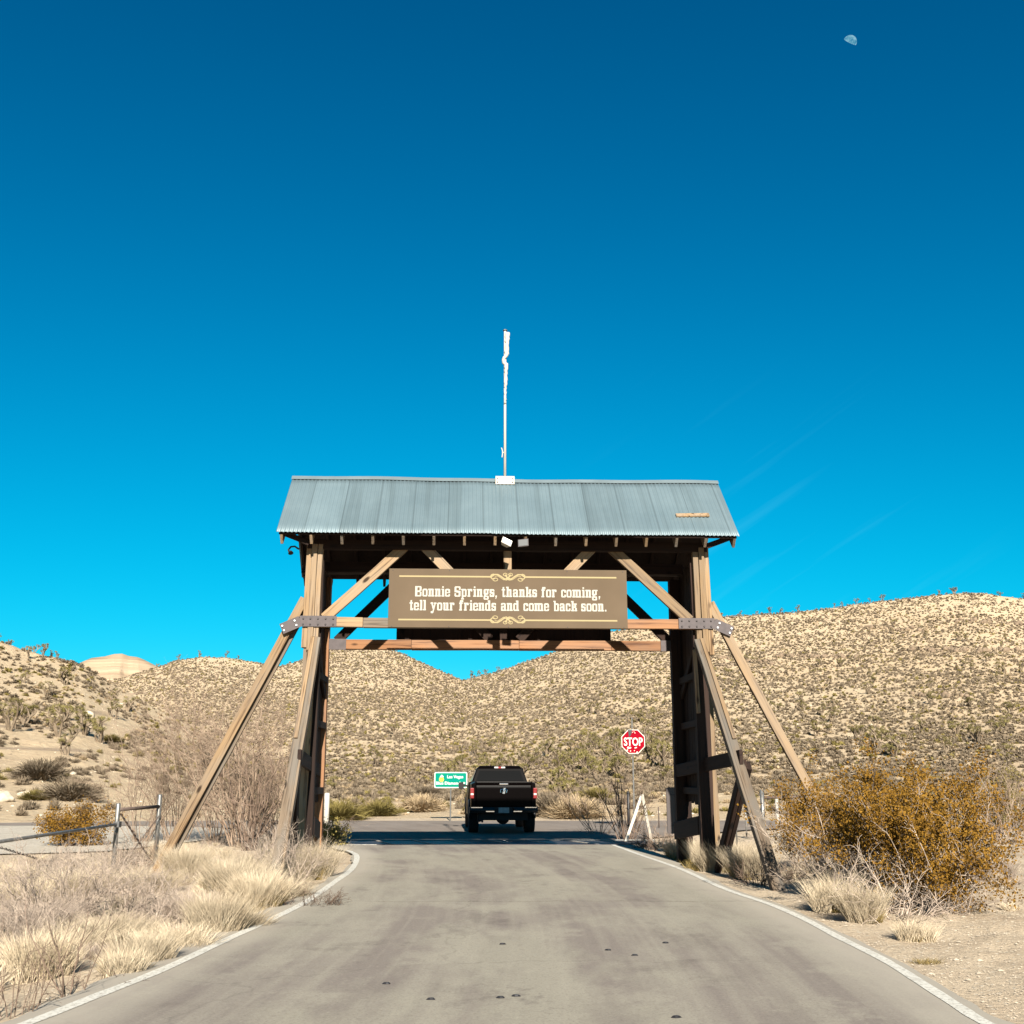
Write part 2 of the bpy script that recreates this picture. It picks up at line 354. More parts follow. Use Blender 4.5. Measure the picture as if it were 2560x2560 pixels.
# ------------------------------------------------------------------ terrain
def vnoise(x, y, seed=0):
    xi = np.floor(x).astype(np.int64); yi = np.floor(y).astype(np.int64); fx = x-xi; fy = y-yi
    fx = fx*fx*(3-2*fx); fy = fy*fy*(3-2*fy)
    def h(a, b):
        k = (a*374761393 + b*668265263 + seed*1442695041) & 0xffffffff
        k = ((k ^ (k >> 13))*1274126177) & 0xffffffff
        return ((k ^ (k >> 16)) & 0xffff)/65535.0
    return (h(xi,yi)*(1-fx)+h(xi+1,yi)*fx)*(1-fy) + (h(xi,yi+1)*(1-fx)+h(xi+1,yi+1)*fx)*fy
def fbm(x, y, sc_, octv=4, seed=0):
    r = 0; a = 1; t = 0
    for i in range(octv): r = r + a*(vnoise(x*sc_, y*sc_, seed+i)-.5); t += a; a *= .5; sc_ *= 2.1
    return r/t*2
def prof(pts, R_):
    az = []; tn = []
    for u, v in pts:
        x, y, k = ray(u, v); az.append(math.atan2(x, y)); tn.append(k/math.hypot(x, y))
    return np.array(az), np.array(tn)
skyA = prof([(-500,1540),(-200,1575),(0,1605),(60,1625),(180,1652),(215,1668),(290,1715),(400,1775),(520,1835),(700,1925),(800,1960)], 0)
skyM = prof([(-1200,1700),(0,1730),(200,1712),(300,1698),(395,1669),(440,1652),(500,1643),(570,1643),(640,1655),(690,1668),(740,1655),(800,1628),(860,1613),(910,1612),(960,1617),(990,1627),(1060,1657),(1130,1689),(1158,1700),
             (1185,1692),(1240,1680),(1310,1655),(1370,1635),(1450,1605),(1530,1578),(1640,1560),(1720,1548),(1800,1541),(1900,1534),(2000,1528),(2100,1516),(2200,1504),(2300,1491),(2360,1484),(2450,1482),(2560,1497),(2700,1530),(2900,1590),(3300,1700)], 0)
rM = ([-1200,0,440,690,860,1100,1158,1250,1600,2000,2400,2800], [420,430,430,430,460,430,400,400,400,400,420,420])
rMaz = np.array([math.atan2(ray(u,1640)[0], ray(u,1640)[1]) for u in rM[0]])
R0 = 46.0
def hills_h(x, y):
    r = np.hypot(x, y); az = np.arctan2(x, y)
    def one(T, Rr, p, back):
        s = np.clip((r-R0)/(Rr-R0), 0, None); sc1 = np.clip(s, 0, 1)
        t = -CAM_H/R0*(1-sc1)**1.0 + (T*sc1**p)
        z = CAM_H + t*r
        zr = CAM_H + T*Rr
        z = np.where(s > 1, zr - (r-Rr)*back, z)
        gul = fbm(x, y, .022, 4, 5)*2.6*np.clip(r/150-.3, 0, 1)*np.clip(1.15-s, .0, 1)*np.clip(s*4, 0, 1)
        return z + gul
    Tm = np.interp(az, skyM[0], skyM[1]); Rm = np.interp(az, rMaz, rM[1])
    Ta = np.interp(az, skyA[0], skyA[1])
    zm = one(Tm, Rm, 0.92, .25)
    za = one(Ta, 185 + 0*az, 0.85, .45)
    z = np.maximum(np.maximum(zm, za), 0 + 0*x)
    z = z + fbm(x, y, .35, 3, 9)*.22*np.clip((r-R0)/20, 0, 1)
    return np.where(r < R0, 0, z)
LY = [2, 7.9, 9.4, 11.0, 12.8, 14.4, 15.6, 17.8, 20.0, 22.0, 23.6, 26.0, 28.0, 36.5]
LX = [-3.35, -3.22, -3.14, -3.05, -2.92, -2.85, -2.80, -2.78, -2.76, -2.84, -3.0, -3.55, -4.6, -8.0]
RY = [2, 8.0, 9.0, 10.5, 12.0, 14.5, 17.0, 20.5, 24, 28, 31, 36.5]
RX = [3.3, 3.18, 3.12, 3.05, 3.0, 2.97, 2.98, 3.02, 2.98, 2.8, 3.2, 7.5]
def road_d(x, y):
    l = np.interp(y, LY, LX) - .32; r_ = np.interp(y, RY, RX) + .32
    d1 = np.where(y < 37, np.maximum(l-x, x-r_), 99.)
    d2 = np.maximum(35.8-y, y-43.8)
    return np.minimum(d1, d2)
def ground_z(x, y):
    x = np.asarray(x, float); y = np.asarray(y, float)
    d = road_d(x, y); k = np.clip(d/1.2, 0, 1); k = k*k*(3-2*k)
    n1 = fbm(x, y, .45, 4, 1)*.10 + fbm(x, y, 2.5, 3, 2)*.035
    z = -.045 + k*(n1 - .02) 
    lotm = np.clip((y-23)/2, 0, 1)*np.clip((-x-6.5)/1.5, 0, 1)
    z = z*(1-lotm) + -.04*lotm
    r = np.hypot(x, y); e = np.clip((r-42)/4, 0, 1)
    far = z*(1-e)
    return np.where(r > R0, hills_h(x, y), far)
def gz(x, y): return float(ground_z(np.array([x]), np.array([y]))[0])

azf = np.radians(np.linspace(-33, 33, 661)); azc = np.radians(np.linspace(33, 327, 99))[1:-1]
az_all = np.concatenate([azf, azc]); NA = len(az_all)
def polar(rs, name, mat):
    A, Rr = np.meshgrid(az_all, rs); X = np.sin(A)*Rr; Y = np.cos(A)*Rr
    Z = ground_z(X.ravel(), Y.ravel()).reshape(X.shape)
    V = np.stack([X, Y, Z], -1).reshape(-1, 3); nr = len(rs)
    i = np.arange(nr-1)[:, None]*NA; j = np.arange(NA)[None, :]; j2 = (j+1) % NA
    F = np.stack([i+j, i+j2, i+NA+j2, i+NA+j], -1).reshape(-1, 4)[:, ::-1]
    o = meshobj(name, npmesh(name, V, F), mat, smooth=True)
    return tag(o, kind='structure')
rs1 = np.concatenate([[.02, .5, 1.5, 3], np.geomspace(4, R0, 170)])
rs2 = np.concatenate([np.geomspace(R0, 560, 330), np.linspace(640, 2200, 14)[0:], [4000, 9000]])
polar(rs1, 'ground', M['sand']); polar(rs2, 'hills', M['hill'])
# far pale mountain
mp = [(60,1720),(150,1690),(200,1657),(228,1645),(262,1641),(285,1635),(305,1634),(322,1640),(345,1643),(362,1650),(397,1668),(440,1700),(520,1740)]
V = []; NR = 26
us = np.linspace(40, 540, 120)
for j in range(NR):
    s = j/(NR-1)
    for u in us:
        v = np.interp(u, [p[0] for p in mp], [p[1] for p in mp]); x, y, k = ray(u, v); T = k/math.hypot(x, y); rr = 1300+s*700
        t = T*(s**.8 if s < 1 else 1) ; a = math.atan2(x, y)
        z = CAM_H + t*rr + 9*float(fbm(np.array([u*.06]), np.array([s*5.0]), 1, 3, 4)[0])*(s*(1-s)*4)
        V.append((math.sin(a)*rr, math.cos(a)*rr, z))
for u in us:
    x, y, k = ray(u, 1800); a = math.atan2(x, y); V.append((math.sin(a)*2600, math.cos(a)*2600, -5))
n_ = len(us); F = [(j*n_+i, (j+1)*n_+i, (j+1)*n_+i+1, j*n_+i+1) for j in range(NR) for i in range(n_-1)]
o = meshobj('mountain', npmesh('mountain', V, [f[::-1] for f in F]), M['far'], smooth=True); tag(o, kind='structure')

# ------------------------------------------------------------------ roads
def strip(name, ys, xl, xr, z, mat, nx=36, kind='structure', jit=0.0):
    V = []; F = []
    for y, a, b in zip(ys, xl, xr):
        a += jit*(random.random()-.5); b += jit*(random.random()-.5)
        for k in range(nx+1): V.append((a+(b-a)*k/nx, y, z))
    for j in range(len(ys)-1):
        for k in range(nx): i = j*(nx+1)+k; F.append((i, i+1, i+nx+2, i+nx+1))
    me = npmesh(name, V, F); at = me.attributes.new('edge', 'FLOAT', 'POINT')
    at.data.foreach_set('value', np.tile(np.abs(np.linspace(-1, 1, nx+1)), len(ys)).astype(np.float32)**3)
    o = meshobj(name, me, mat)
    if kind: tag(o, kind=kind)
    return o
ys = np.arange(30.42, 36.6, .15)
strip('road_apron', ys, np.interp(ys, LY, LX)-.3, np.interp(ys, RY, RX)+.3, 0.0, M['highway'])
xs = np.arange(-90, 30, 1.0)
V = []; F = []
for i, x in enumerate(xs):
    bend = 0 if x < 0 else .02*x*x*.2
    nr = 36.3 + 3.0*min(1, max(0, (-x-7)/6))
    for k, y in enumerate((nr+bend, 39.7+bend, 41.2+bend, 43.6+bend)): V.append((x, y, -.006))
F = [(i*4+k, (i+1)*4+k, (i+1)*4+k+1, i*4+k+1) for i in range(len(xs)-1) for k in range(3)]
tag(meshobj('highway', npmesh('highway', V, F), M['highway']), kind='structure')
# gravel lots
def blob(name, pts, z, mat):
    bm = bmesh.new(); vv = []
    for i, p in enumerate(pts):
        q = pts[(i+1) % len(pts)]
        for t in range(8):
            a = t/8; x = p[0]+(q[0]-p[0])*a; y = p[1]+(q[1]-p[1])*a
            vv.append(bm.verts.new((x+random.uniform(-.12,.12), y+random.uniform(-.15,.15), z)))
    bm.faces.new(vv); bmesh.ops.triangulate(bm, faces=bm.faces)
    me = bpy.data.meshes.new(name); bm.to_mesh(me); bm.free()
    for p in me.polygons:
        pass
    o = meshobj(name, me, mat); return tag(o, kind='structure')
blob('gravel_lot', [(-60,27.5),(-22,24.6),(-12,24.4),(-9.0,26),(-8.2,30),(-8.6,36.25),(-11,38.6),(-15,39.5),(-60,39.5)], -.010, M['gravel'])
# edge lines
def ribbon(name, pts, wd, z, mat, parent=None, kind=None):
    V = []; F = []; n = len(pts)
    for i, p in enumerate(pts):
        a = Vector(pts[max(i-1,0)]); b = Vector(pts[min(i+1,n-1)]); d = (b-a).normalized(); q = Vector((-d.y, d.x))
        ww = wd*(1+random.uniform(-.07,.07))
        V += [(p[0]+q.x*ww/2, p[1]+q.y*ww/2, z), (p[0]-q.x*ww/2, p[1]-q.y*ww/2, z)]
    F = [(2*i, 2*i+1, 2*i+3, 2*i+2) for i in range(n-1)]
    o = meshobj(name, npmesh(name, V, F), mat, parent)
    if kind: tag(o, kind=kind)
    return o
def smooth_pts(px, step=.2):
    P = [Vector(G(u, v)) for u, v in px]; outp = []
    for i in range(len(P)-1):
        p0 = P[max(i-1,0)]; p1 = P[i]; p2 = P[i+1]; p3 = P[min(i+2,len(P)-1)]; m = max(2, int((p2-p1).length/step))
        for k in range(m):
            t = k/m; outp.append(.5*((2*p1)+(-p0+p2)*t+(2*p0-5*p1+4*p2-p3)*t*t+(-p0+3*p1-3*p2+p3)*t**3))
    outp.append(P[-1]); return outp
lpx = [(-330,2700),(70,2558),(224,2497),(405,2425),(559,2353),(675,2300),(764,2255),(838,2204),(876,2176),(891,2152),(889,2136),(868,2126)]
rpx = [(2700,2680),(2456,2554),(2412,2527),(2323,2470),(2212,2401),(2100,2345),(2011,2298),(1922,2260),(1811,2222),(1700,2172),(1600,2137),(1531,2112)]
ys = np.arange(1.5, 28.05, .12)
wob = fbm(ys, ys*0+3, 1.1, 5, 21)*.16; wob2 = fbm(ys, ys*0+9, 1.1, 5, 33)*.16
def line_x(px):
    q = sorted(((p.y, p.x) for p in smooth_pts(px) if p.y < 27), key=lambda t: t[0]); return np.interp(ys, [t[0] for t in q], [t[1] for t in q])
xl_ = np.minimum(np.interp(ys, LY, LX)-.22+wob, np.where(ys < 22, line_x(lpx)-.13+wob*.25, 99)); xr_ = np.maximum(np.interp(ys, RY, RX)+.22+wob2, line_x(rpx)+.13+wob2*.25)
strip('driveway', ys, xl_, xr_, 0.0, M['asphalt'])
line_l = ribbon('road_line', smooth_pts(lpx), .11, .004, M['line'], kind='structure')
line_r = ribbon('road_line', smooth_pts(rpx), .10, .004, M['line'], kind='structure')
# ------------------------------------------------------------------ cattle guard
cg = empty('cattle_guard', (-.6, 29.2, 0), 0, 'steel cattle guard set across the road in the gateway shadow', 'cattle guard')
m = MB(); m.box(-4.2, 4.4, -1.22, 1.22, -.03, -.012); m.build('pit', M['blackmetal'], cg)
for (a, b_, c_, d_, mt) in ((-4.2, -2.7, -1.19, -1.13, 'white_worn'), (-2.7, 4.4, -1.19, -1.13, 'plate'), (-4.2, 4.4, 1.0, 1.05, 'pipe')):
    m = MB(); m.box(a, b_, c_, d_, -.01, .012); m.build('frame', M[mt], cg)
for i in range(9):
    x = -4.0+i*1.0
    o = beam('crossbar', (x, .98, .0), (x+.75, -1.1, .0),   .06, .02, M['white_worn'], cg, up=(0,0,1), bevel=0, wob=0)
for i in range(11):
    y = -.95 + i*.18
    m = MB(); m.tube([(-4.15,y,-.03),(4.35,y,-.03)], .02, 6); m.build('rail', M['plate'], cg)

# ------------------------------------------------------------------ timber gateway
gate = empty('timber_gateway', (-.065, 20.5, 0), R(2.5), 'big weathered timber gateway with corrugated metal roof spanning the road', 'gateway')
W, WO, WG, WS = M['wood'], M['wood_orange'], M['wood_grey'], M['wood_shaded']
B = lambda name, a, b, wx, wd, mat=W, up=(0,1,0), par=gate, **k: beam(name, a, b, wx, wd, mat, par, up, **k)
zt_f, zt_r = 4.39, 4.23
# front posts: three planks bolted side by side
for s in (-1, 1):
    for k, (dx, dy, wd_) in enumerate(((-.095, 0.0, .10), (0.012, -.02, .105), (.115, .01, .09))):
        B('post', (s*3.645+dx+s*.03, dy, 3.92-.05*k), (s*3.645+dx, dy, 5.86), wd_, .14+.02*k, W)
    # main posts behind the planks, brace shadow put into their dark colour
    B('post', (s*3.62, .16, -.25), (s*3.60, .16, 5.8), .25, .18, WS)
B('post', (-3.69, -.02, -.25), (-3.62, -.02, 3.92), .13, .14, W)
B('post', (-3.78, .03, 1.2), (-3.74, .03, 3.92), .07, .12, WG)
B('post', (3.50, -.02, 2.75), (3.475, -.02, 3.92), .055, .12, W)
# rear posts
B('post', (-3.66, 2.12, -.25), (-3.66, 2.12, 5.6), .20, .20, WO)
B('post', (3.53, 2.12, -.25), (3.53, 2.12, 5.6), .20, .20, WS)  # right rear posts: shadow of the front leg put into the colour
B('post', (3.68, 2.14, -.25), (3.68, 2.14, 5.6), .12, .20, WS)
B('post', (4.14, 1.7, -.25), (4.08, 1.7, 4.3), .13, .12, W)
# side walls of upright planks
for s in (-1, 1):
    m = MB(); y = .16; x = s*3.67
    while y < 2.05:
        wpl = random.uniform(.15,.2); zb = 1.12 + random.uniform(-.03,.03); xo = random.uniform(-.006,.006)
        m.box(x-.014+xo, x+.014+xo, y, y+wpl-.002, zb, 5.75); y += wpl
    m.build('plank_wall', WS, gate, bevel=.002)
    xi = s*3.605
    for z0 in (1.35, 2.6, 3.5, 4.6):
        B('wall_rail', (xi, .30, z0), (xi, 2.02, z0), .09, .13, WS, up=(0,0,1))
    B('wall_rail', (s*3.50, .28, .75), (3.42 if s > 0 else -3.62, 2.25, .56), .045, .33, WS, up=(0,0,1))
    B('wall_brace', (xi, .3, 4.25), (xi, 2.02, 3.2), .05, .16, WS, up=(0,0,1))
    # mid rail out to the forward brace
    B('rail', (3.78, -1.98, 1.93) if s > 0 else (-3.50, -1.9, 1.93), (3.46 if s > 0 else -3.66, 2.2, 1.72), .06, .24, WS, up=(0,0,1))
# forward braces (two lapped planks) and the doubled struts behind them
for s in (-1, 1):
    x0 = 3.56*s; x1 = (3.93 if s > 0 else -3.60)
    B('forward_brace', (x1, -3.42, -.12), (x0, -.12, 4.08), .15, .10, WG, up=(0,1,0))
    B('forward_brace', (x1-.09*s, -3.36, -.12), (x0-.08*s, -.11, 4.05), .05, .16, WG, up=(0,1,0))
    f0 = Vector((x1, -3.42, -.12)); f1 = Vector((x0, -.12, 4.08)); nf = Vector((0, -.79, .62))*.075
    B('forward_brace', f0.lerp(f1, .55)+nf*.9+Vector((.03*s,0,0)), f1+nf*.9+Vector((.03*s,0,-.02)), .07, .045, W, up=(0,1,0))
B('strut', (3.70, .1, -.2), (3.88, -1.75, 1.82), .09, .22, WS)  # struts in shade, painted in as near-black timber
B('strut', (3.84, .25, -.2), (3.98, -1.65, 1.80), .07, .20, WS)
B('strut', (-3.80, .1, -.2), (-3.56, -1.75, 1.82), .10, .20, WS)
# lateral braces
B('side_brace', (-6.24, .10, -.12), (-3.80, .02, 4.84), .16, .11, W)
B('side_brace', (-6.16, .19, -.12), (-3.74, .11, 4.80), .15, .06, WG)
B('side_brace', (6.22, -.1, -.12), (3.80, .0, 4.80), .16, .11, W)
B('side_brace', (5.42, -.12, 1.36), (6.28, -.1, -.20), .22, .15, WG)
# tie beams
B('tie_beam', (-3.5, -.02, zt_f), (-2.7, -.02, zt_f), .18, .13, W, up=(0,1,0))
B('tie_beam', (-2.696, -.015, zt_f-.004), (0.2, -.015, zt_f-.004), .18, .13, WG, up=(0,1,0))
B('tie_beam', (0.204, -.02, zt_f), (3.5, -.02, zt_f), .18, .13, WO, up=(0,1,0))
for a, b_ in ((-3.58, -1.9), (-1.896, .3), (.304, 2.2), (2.204, 3.36)):
    B('tie_beam', (a, 2.14, zt_r), (b_, 2.14, zt_r), .20, .13, WO, up=(0,1,0))
B('tie_beam', (-3.6, 1.0, 5.62), (3.5, 1.0, 5.62), .2, .14, WS, up=(0,1,0))
# wall plates under the rafters, ridge beam
B('wall_plate', (-3.78, .0, 5.86), (3.78, .0, 5.86), .18, .16, WS)
B('wall_plate', (-3.78, 2.2, 5.80), (3.78, 2.2, 5.80), .18, .16, WS)
# truss webs, front and rear
def webs(y, zb, zt, mat, wd_=.19):
    for s in (-1, 1):
        B('truss_brace', (s*3.42, y, zb+.08), (s*1.95, y, zt), wd_, .09, mat)
        B('truss_brace', (s*.30, y-.003, zb+.12), (s*1.60, y-.003, zt), wd_, .09, mat)
    B('king_post', (-.02, y-.004, zb+.1), (-.02, y-.004, zt+.05), .15, .10, mat)
webs(.04, zt_f, 5.86, W); webs(2.16, zt_r, 5.80, WS)
# steel plates with bolts
for s in (-1, 1):
    m = MB(); xa, xb = sorted((s*3.18, s*3.86)); m.box(xa, xb, -.115, -.105, 4.30, 4.50)
    pl = m.build('steel_plate', M['plate'], gate)
    for bx in (3.24, 3.38, 3.52, 3.66, 3.79):
        for bz in (4.345, 4.45): bm_ = MB(); bm_.tube([(s*bx, -.115, bz), (s*bx, -.135, bz)], .017, 8); bm_.build('bolt', M['bolt'], pl)
    m = MB(); c = Vector((s*3.84, -.11, 4.40)); dv = Vector((s*.34, 0, -.15))
    nn = Vector((dv.z, 0, -dv.x)).normalized()*.1
    m.loft([[c+nn+Vector((0,-.012,0)), c-nn+Vector((0,-.012,0)), c-nn+Vector((0,.0,0)), c+nn], [c+dv+nn+Vector((0,-.012,0)), c+dv-nn+Vector((0,-.012,0)), c+dv-nn, c+dv+nn]])
    p2 = m.build('steel_plate', M['plate'], gate)
    for t in (.25, .9):
        for q in (-.45, .45):
            p = c+dv*t+nn*q; bm_ = MB(); bm_.tube([p+Vector((0,-.012,0)), p+Vector((0,-.035,0))], .018, 8); bm_.build('bolt', M['bolt_bright'], p2)
    m = MB(); xa, xb = sorted((s*3.22, s*3.58)); m.box(xa, xb, 2.05, 2.062, 4.12, 4.34); m.build('steel_plate', M['plate'], gate)
# roof
EY0, EZ0, RY0, RZ0, EY1, EZ1 = -.62, 5.97, .95, 7.42, 2.78, 5.72
HALF = 4.28
def corr(name, a, b, x0, x1, sgn):
    nW = int((x1-x0)/.076); nx = nW*8; ny = 8; V = []; 
    a = Vector(a); b = Vector(b); d = (b-a); nrm = Vector((0, -d.z*sgn, d.y*sgn)).normalized()
    for j in range(ny+1):
        for i in range(nx+1):
            x = x0+(x1-x0)*i/nx; sheet = int((x-x0)/.66); lap = .003*(sheet % 2)
            sag = .012*math.sin(x*.9+1)*(j/ny) + .005*math.sin(x*3.1)
            h = .007*math.sin(2*math.pi*nW*i/nx) + lap
            jit = (.02*math.sin(sheet*7.3) if j == 0 else 0)
            p = a + d*(j/ny - (jit if sgn > 0 else 0)*.3)
            V.append((x, p.y+nrm.y*h, p.z+nrm.z*h - (sag if j else sag*.3)))
    F = [(j*(nx+1)+i, j*(nx+1)+i+1, (j+1)*(nx+1)+i+1, (j+1)*(nx+1)+i) for j in range(ny) for i in range(nx)]
    o = meshobj(name, npmesh(name, V, F), M['roof'], gate, smooth=True)
    s = o.modifiers.new('thick', 'SOLIDIFY'); s.thickness = .004; return o
corr('roof_sheet', (0, EY0, EZ0), (0, RY0, RZ0), -HALF, HALF, 1)
corr('roof_sheet', (0, EY1, EZ1), (0, RY0, RZ0), -HALF, HALF, -1)
m = MB(); rings = []
for i in range(41):
    x = -HALF-.01+(2*HALF+.02)*i/40; s_ = .005*math.sin(x*3.1)+.012*math.sin(x*.9+1)
    rings.append([(x, RY0-.09, RZ0-.055-s_), (x, RY0, RZ0+.035-s_), (x, RY0+.09, RZ0-.055-s_), (x, RY0, RZ0+.02-s_)])
m.loft(rings); m.build('ridge_cap', M['ridge'], gate)
# rafters
xs_r = [-4.2, -3.66] + [-3.66+.565*k for k in range(1, 13)] + [3.66, 4.2]
fr = Vector((0, RY0-EY0, RZ0-EZ0)).normalized(); rr_ = Vector((0, RY0-EY1, RZ0-EZ1)).normalized()
for x in xs_r:
    off = Vector((0, fr.z, -fr.y))*.155
    a = Vector((x, EY0+.03, EZ0))+off; b_ = Vector((x, RY0-.02, RZ0-.05))+off
    beam('rafter', a, b_, .20, .052, W if random.random()<.5 else WG, gate, up=(1,0,0))
    off = Vector((0, -rr_.z if rr_.y > 0 else rr_.z, -abs(rr_.y)))*.155
    a = Vector((x, EY1-.03, EZ1))+off; b_ = Vector((x, RY0+.02, RZ0-.05))+off
    beam('rafter', a, b_, .20, .052, WS, gate, up=(1,0,0))
# dark boarding added under the sheets to blacken the roof's underside
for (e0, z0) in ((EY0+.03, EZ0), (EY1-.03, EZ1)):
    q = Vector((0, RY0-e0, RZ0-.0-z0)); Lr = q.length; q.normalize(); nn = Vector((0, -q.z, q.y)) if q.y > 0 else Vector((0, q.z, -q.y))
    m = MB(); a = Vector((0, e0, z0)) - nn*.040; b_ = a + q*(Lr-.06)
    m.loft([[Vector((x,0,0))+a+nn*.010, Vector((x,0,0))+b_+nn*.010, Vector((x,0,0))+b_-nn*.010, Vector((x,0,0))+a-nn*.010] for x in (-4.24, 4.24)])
    m.build('roof_shade_board', WS, gate)
# notched gable end brackets
for s in (-1, 1):
    B('bracket', (s*3.72, -.3, 5.83), (s*4.15, -.42, 5.98), .10, .06, WS)
    B('bracket', (s*3.66, 2.2, 5.70), (s*4.2, 2.2, 5.78), .12, .07, WS)
gate_M = Matrix.Translation((-.065, 20.5, 0)) @ Matrix.Rotation(R(2.5), 4, 'Z')
def onto(o, local):      # put a separate thing where it touches the gateway
    o.location = gate_M @ Vector(local); o.rotation_euler = (0, 0, R(2.5)); return o

# loose board on the roof
plk = MB(); plk.box(-.32, .32, -.05, .05, 0, .035); o = plk.build('board', W, bevel=.004)
sl = math.atan2(RZ0-EZ0, RY0-EY0); t = .33
o.matrix_world = gate_M @ Matrix.Translation((3.52, EY0+(RY0-EY0)*t, EZ0+(RZ0-EZ0)*t+.02)) @ Matrix.Rotation(R(-1.5), 4, 'Y') @ Matrix.Rotation(sl, 4, 'X')
tag(o, 'short weathered board lying on the roof near its right end', 'board')

# ------------------------------------------------------------------ bitmap painter for lettering and ornament
class Bitmap:
    def __init__(s, w_, h_, res): s.res = res; s.w = int(w_*res); s.h = int(h_*res); s.a = np.zeros((s.h, s.w), bool); s.yy, s.xx = np.mgrid[0:s.h, 0:s.w]; s.X = (s.xx+.5)/res; s.Y = (s.yy+.5)/res
    def rr(s, x0, y0, x1, y1, r=0.0, val=True):
        cx = (x0+x1)/2; cy = (y0+y1)/2; hx = (x1-x0)/2; hy = (y1-y0)/2; r = min(r, hx, hy)
        dx = np.maximum(np.abs(s.X-cx)-hx+r, 0); dy = np.maximum(np.abs(s.Y-cy)-hy+r, 0)
        ins = (np.hypot(dx, dy) <= r+1e-9) if r > 0 else ((np.abs(s.X-cx) <= hx) & (np.abs(s.Y-cy) <= hy)); s.a[ins] = val
    def seg(s, p, q, wd_, val=True):
        px, py = p; qx, qy = q; L2 = (qx-px)**2+(qy-py)**2+1e-12
        t = np.clip(((s.X-px)*(qx-px)+(s.Y-py)*(qy-py))/L2, 0, 1)
        s.a[np.hypot(s.X-px-t*(qx-px), s.Y-py-t*(qy-py)) <= wd_/2] = val
    def poly(s, pts, wd_):
        for p, q in zip(pts[:-1], pts[1:]): s.seg(p, q, wd_)
    def mesh(s, name, mat, parent, ox, oz, y):
        V = []; F = []
        for j in range(s.h):
            row = s.a[j].astype(np.int8); d = np.diff(np.concatenate([[0], row, [0]])); st = np.where(d == 1)[0]; en = np.where(d == -1)[0]
            for a_, b_ in zip(st, en):
                i = len(V); x0 = ox+a_/s.res; x1 = ox+b_/s.res; z0 = oz+j/s.res; z1 = oz+(j+1)/s.res
                V += [(x0,y,z0),(x1,y,z0),(x1,y,z1),(x0,y,z1)]; F.append((i,i+1,i+2,i+3))
        return meshobj(name, npmesh(name, V, F), mat, parent)
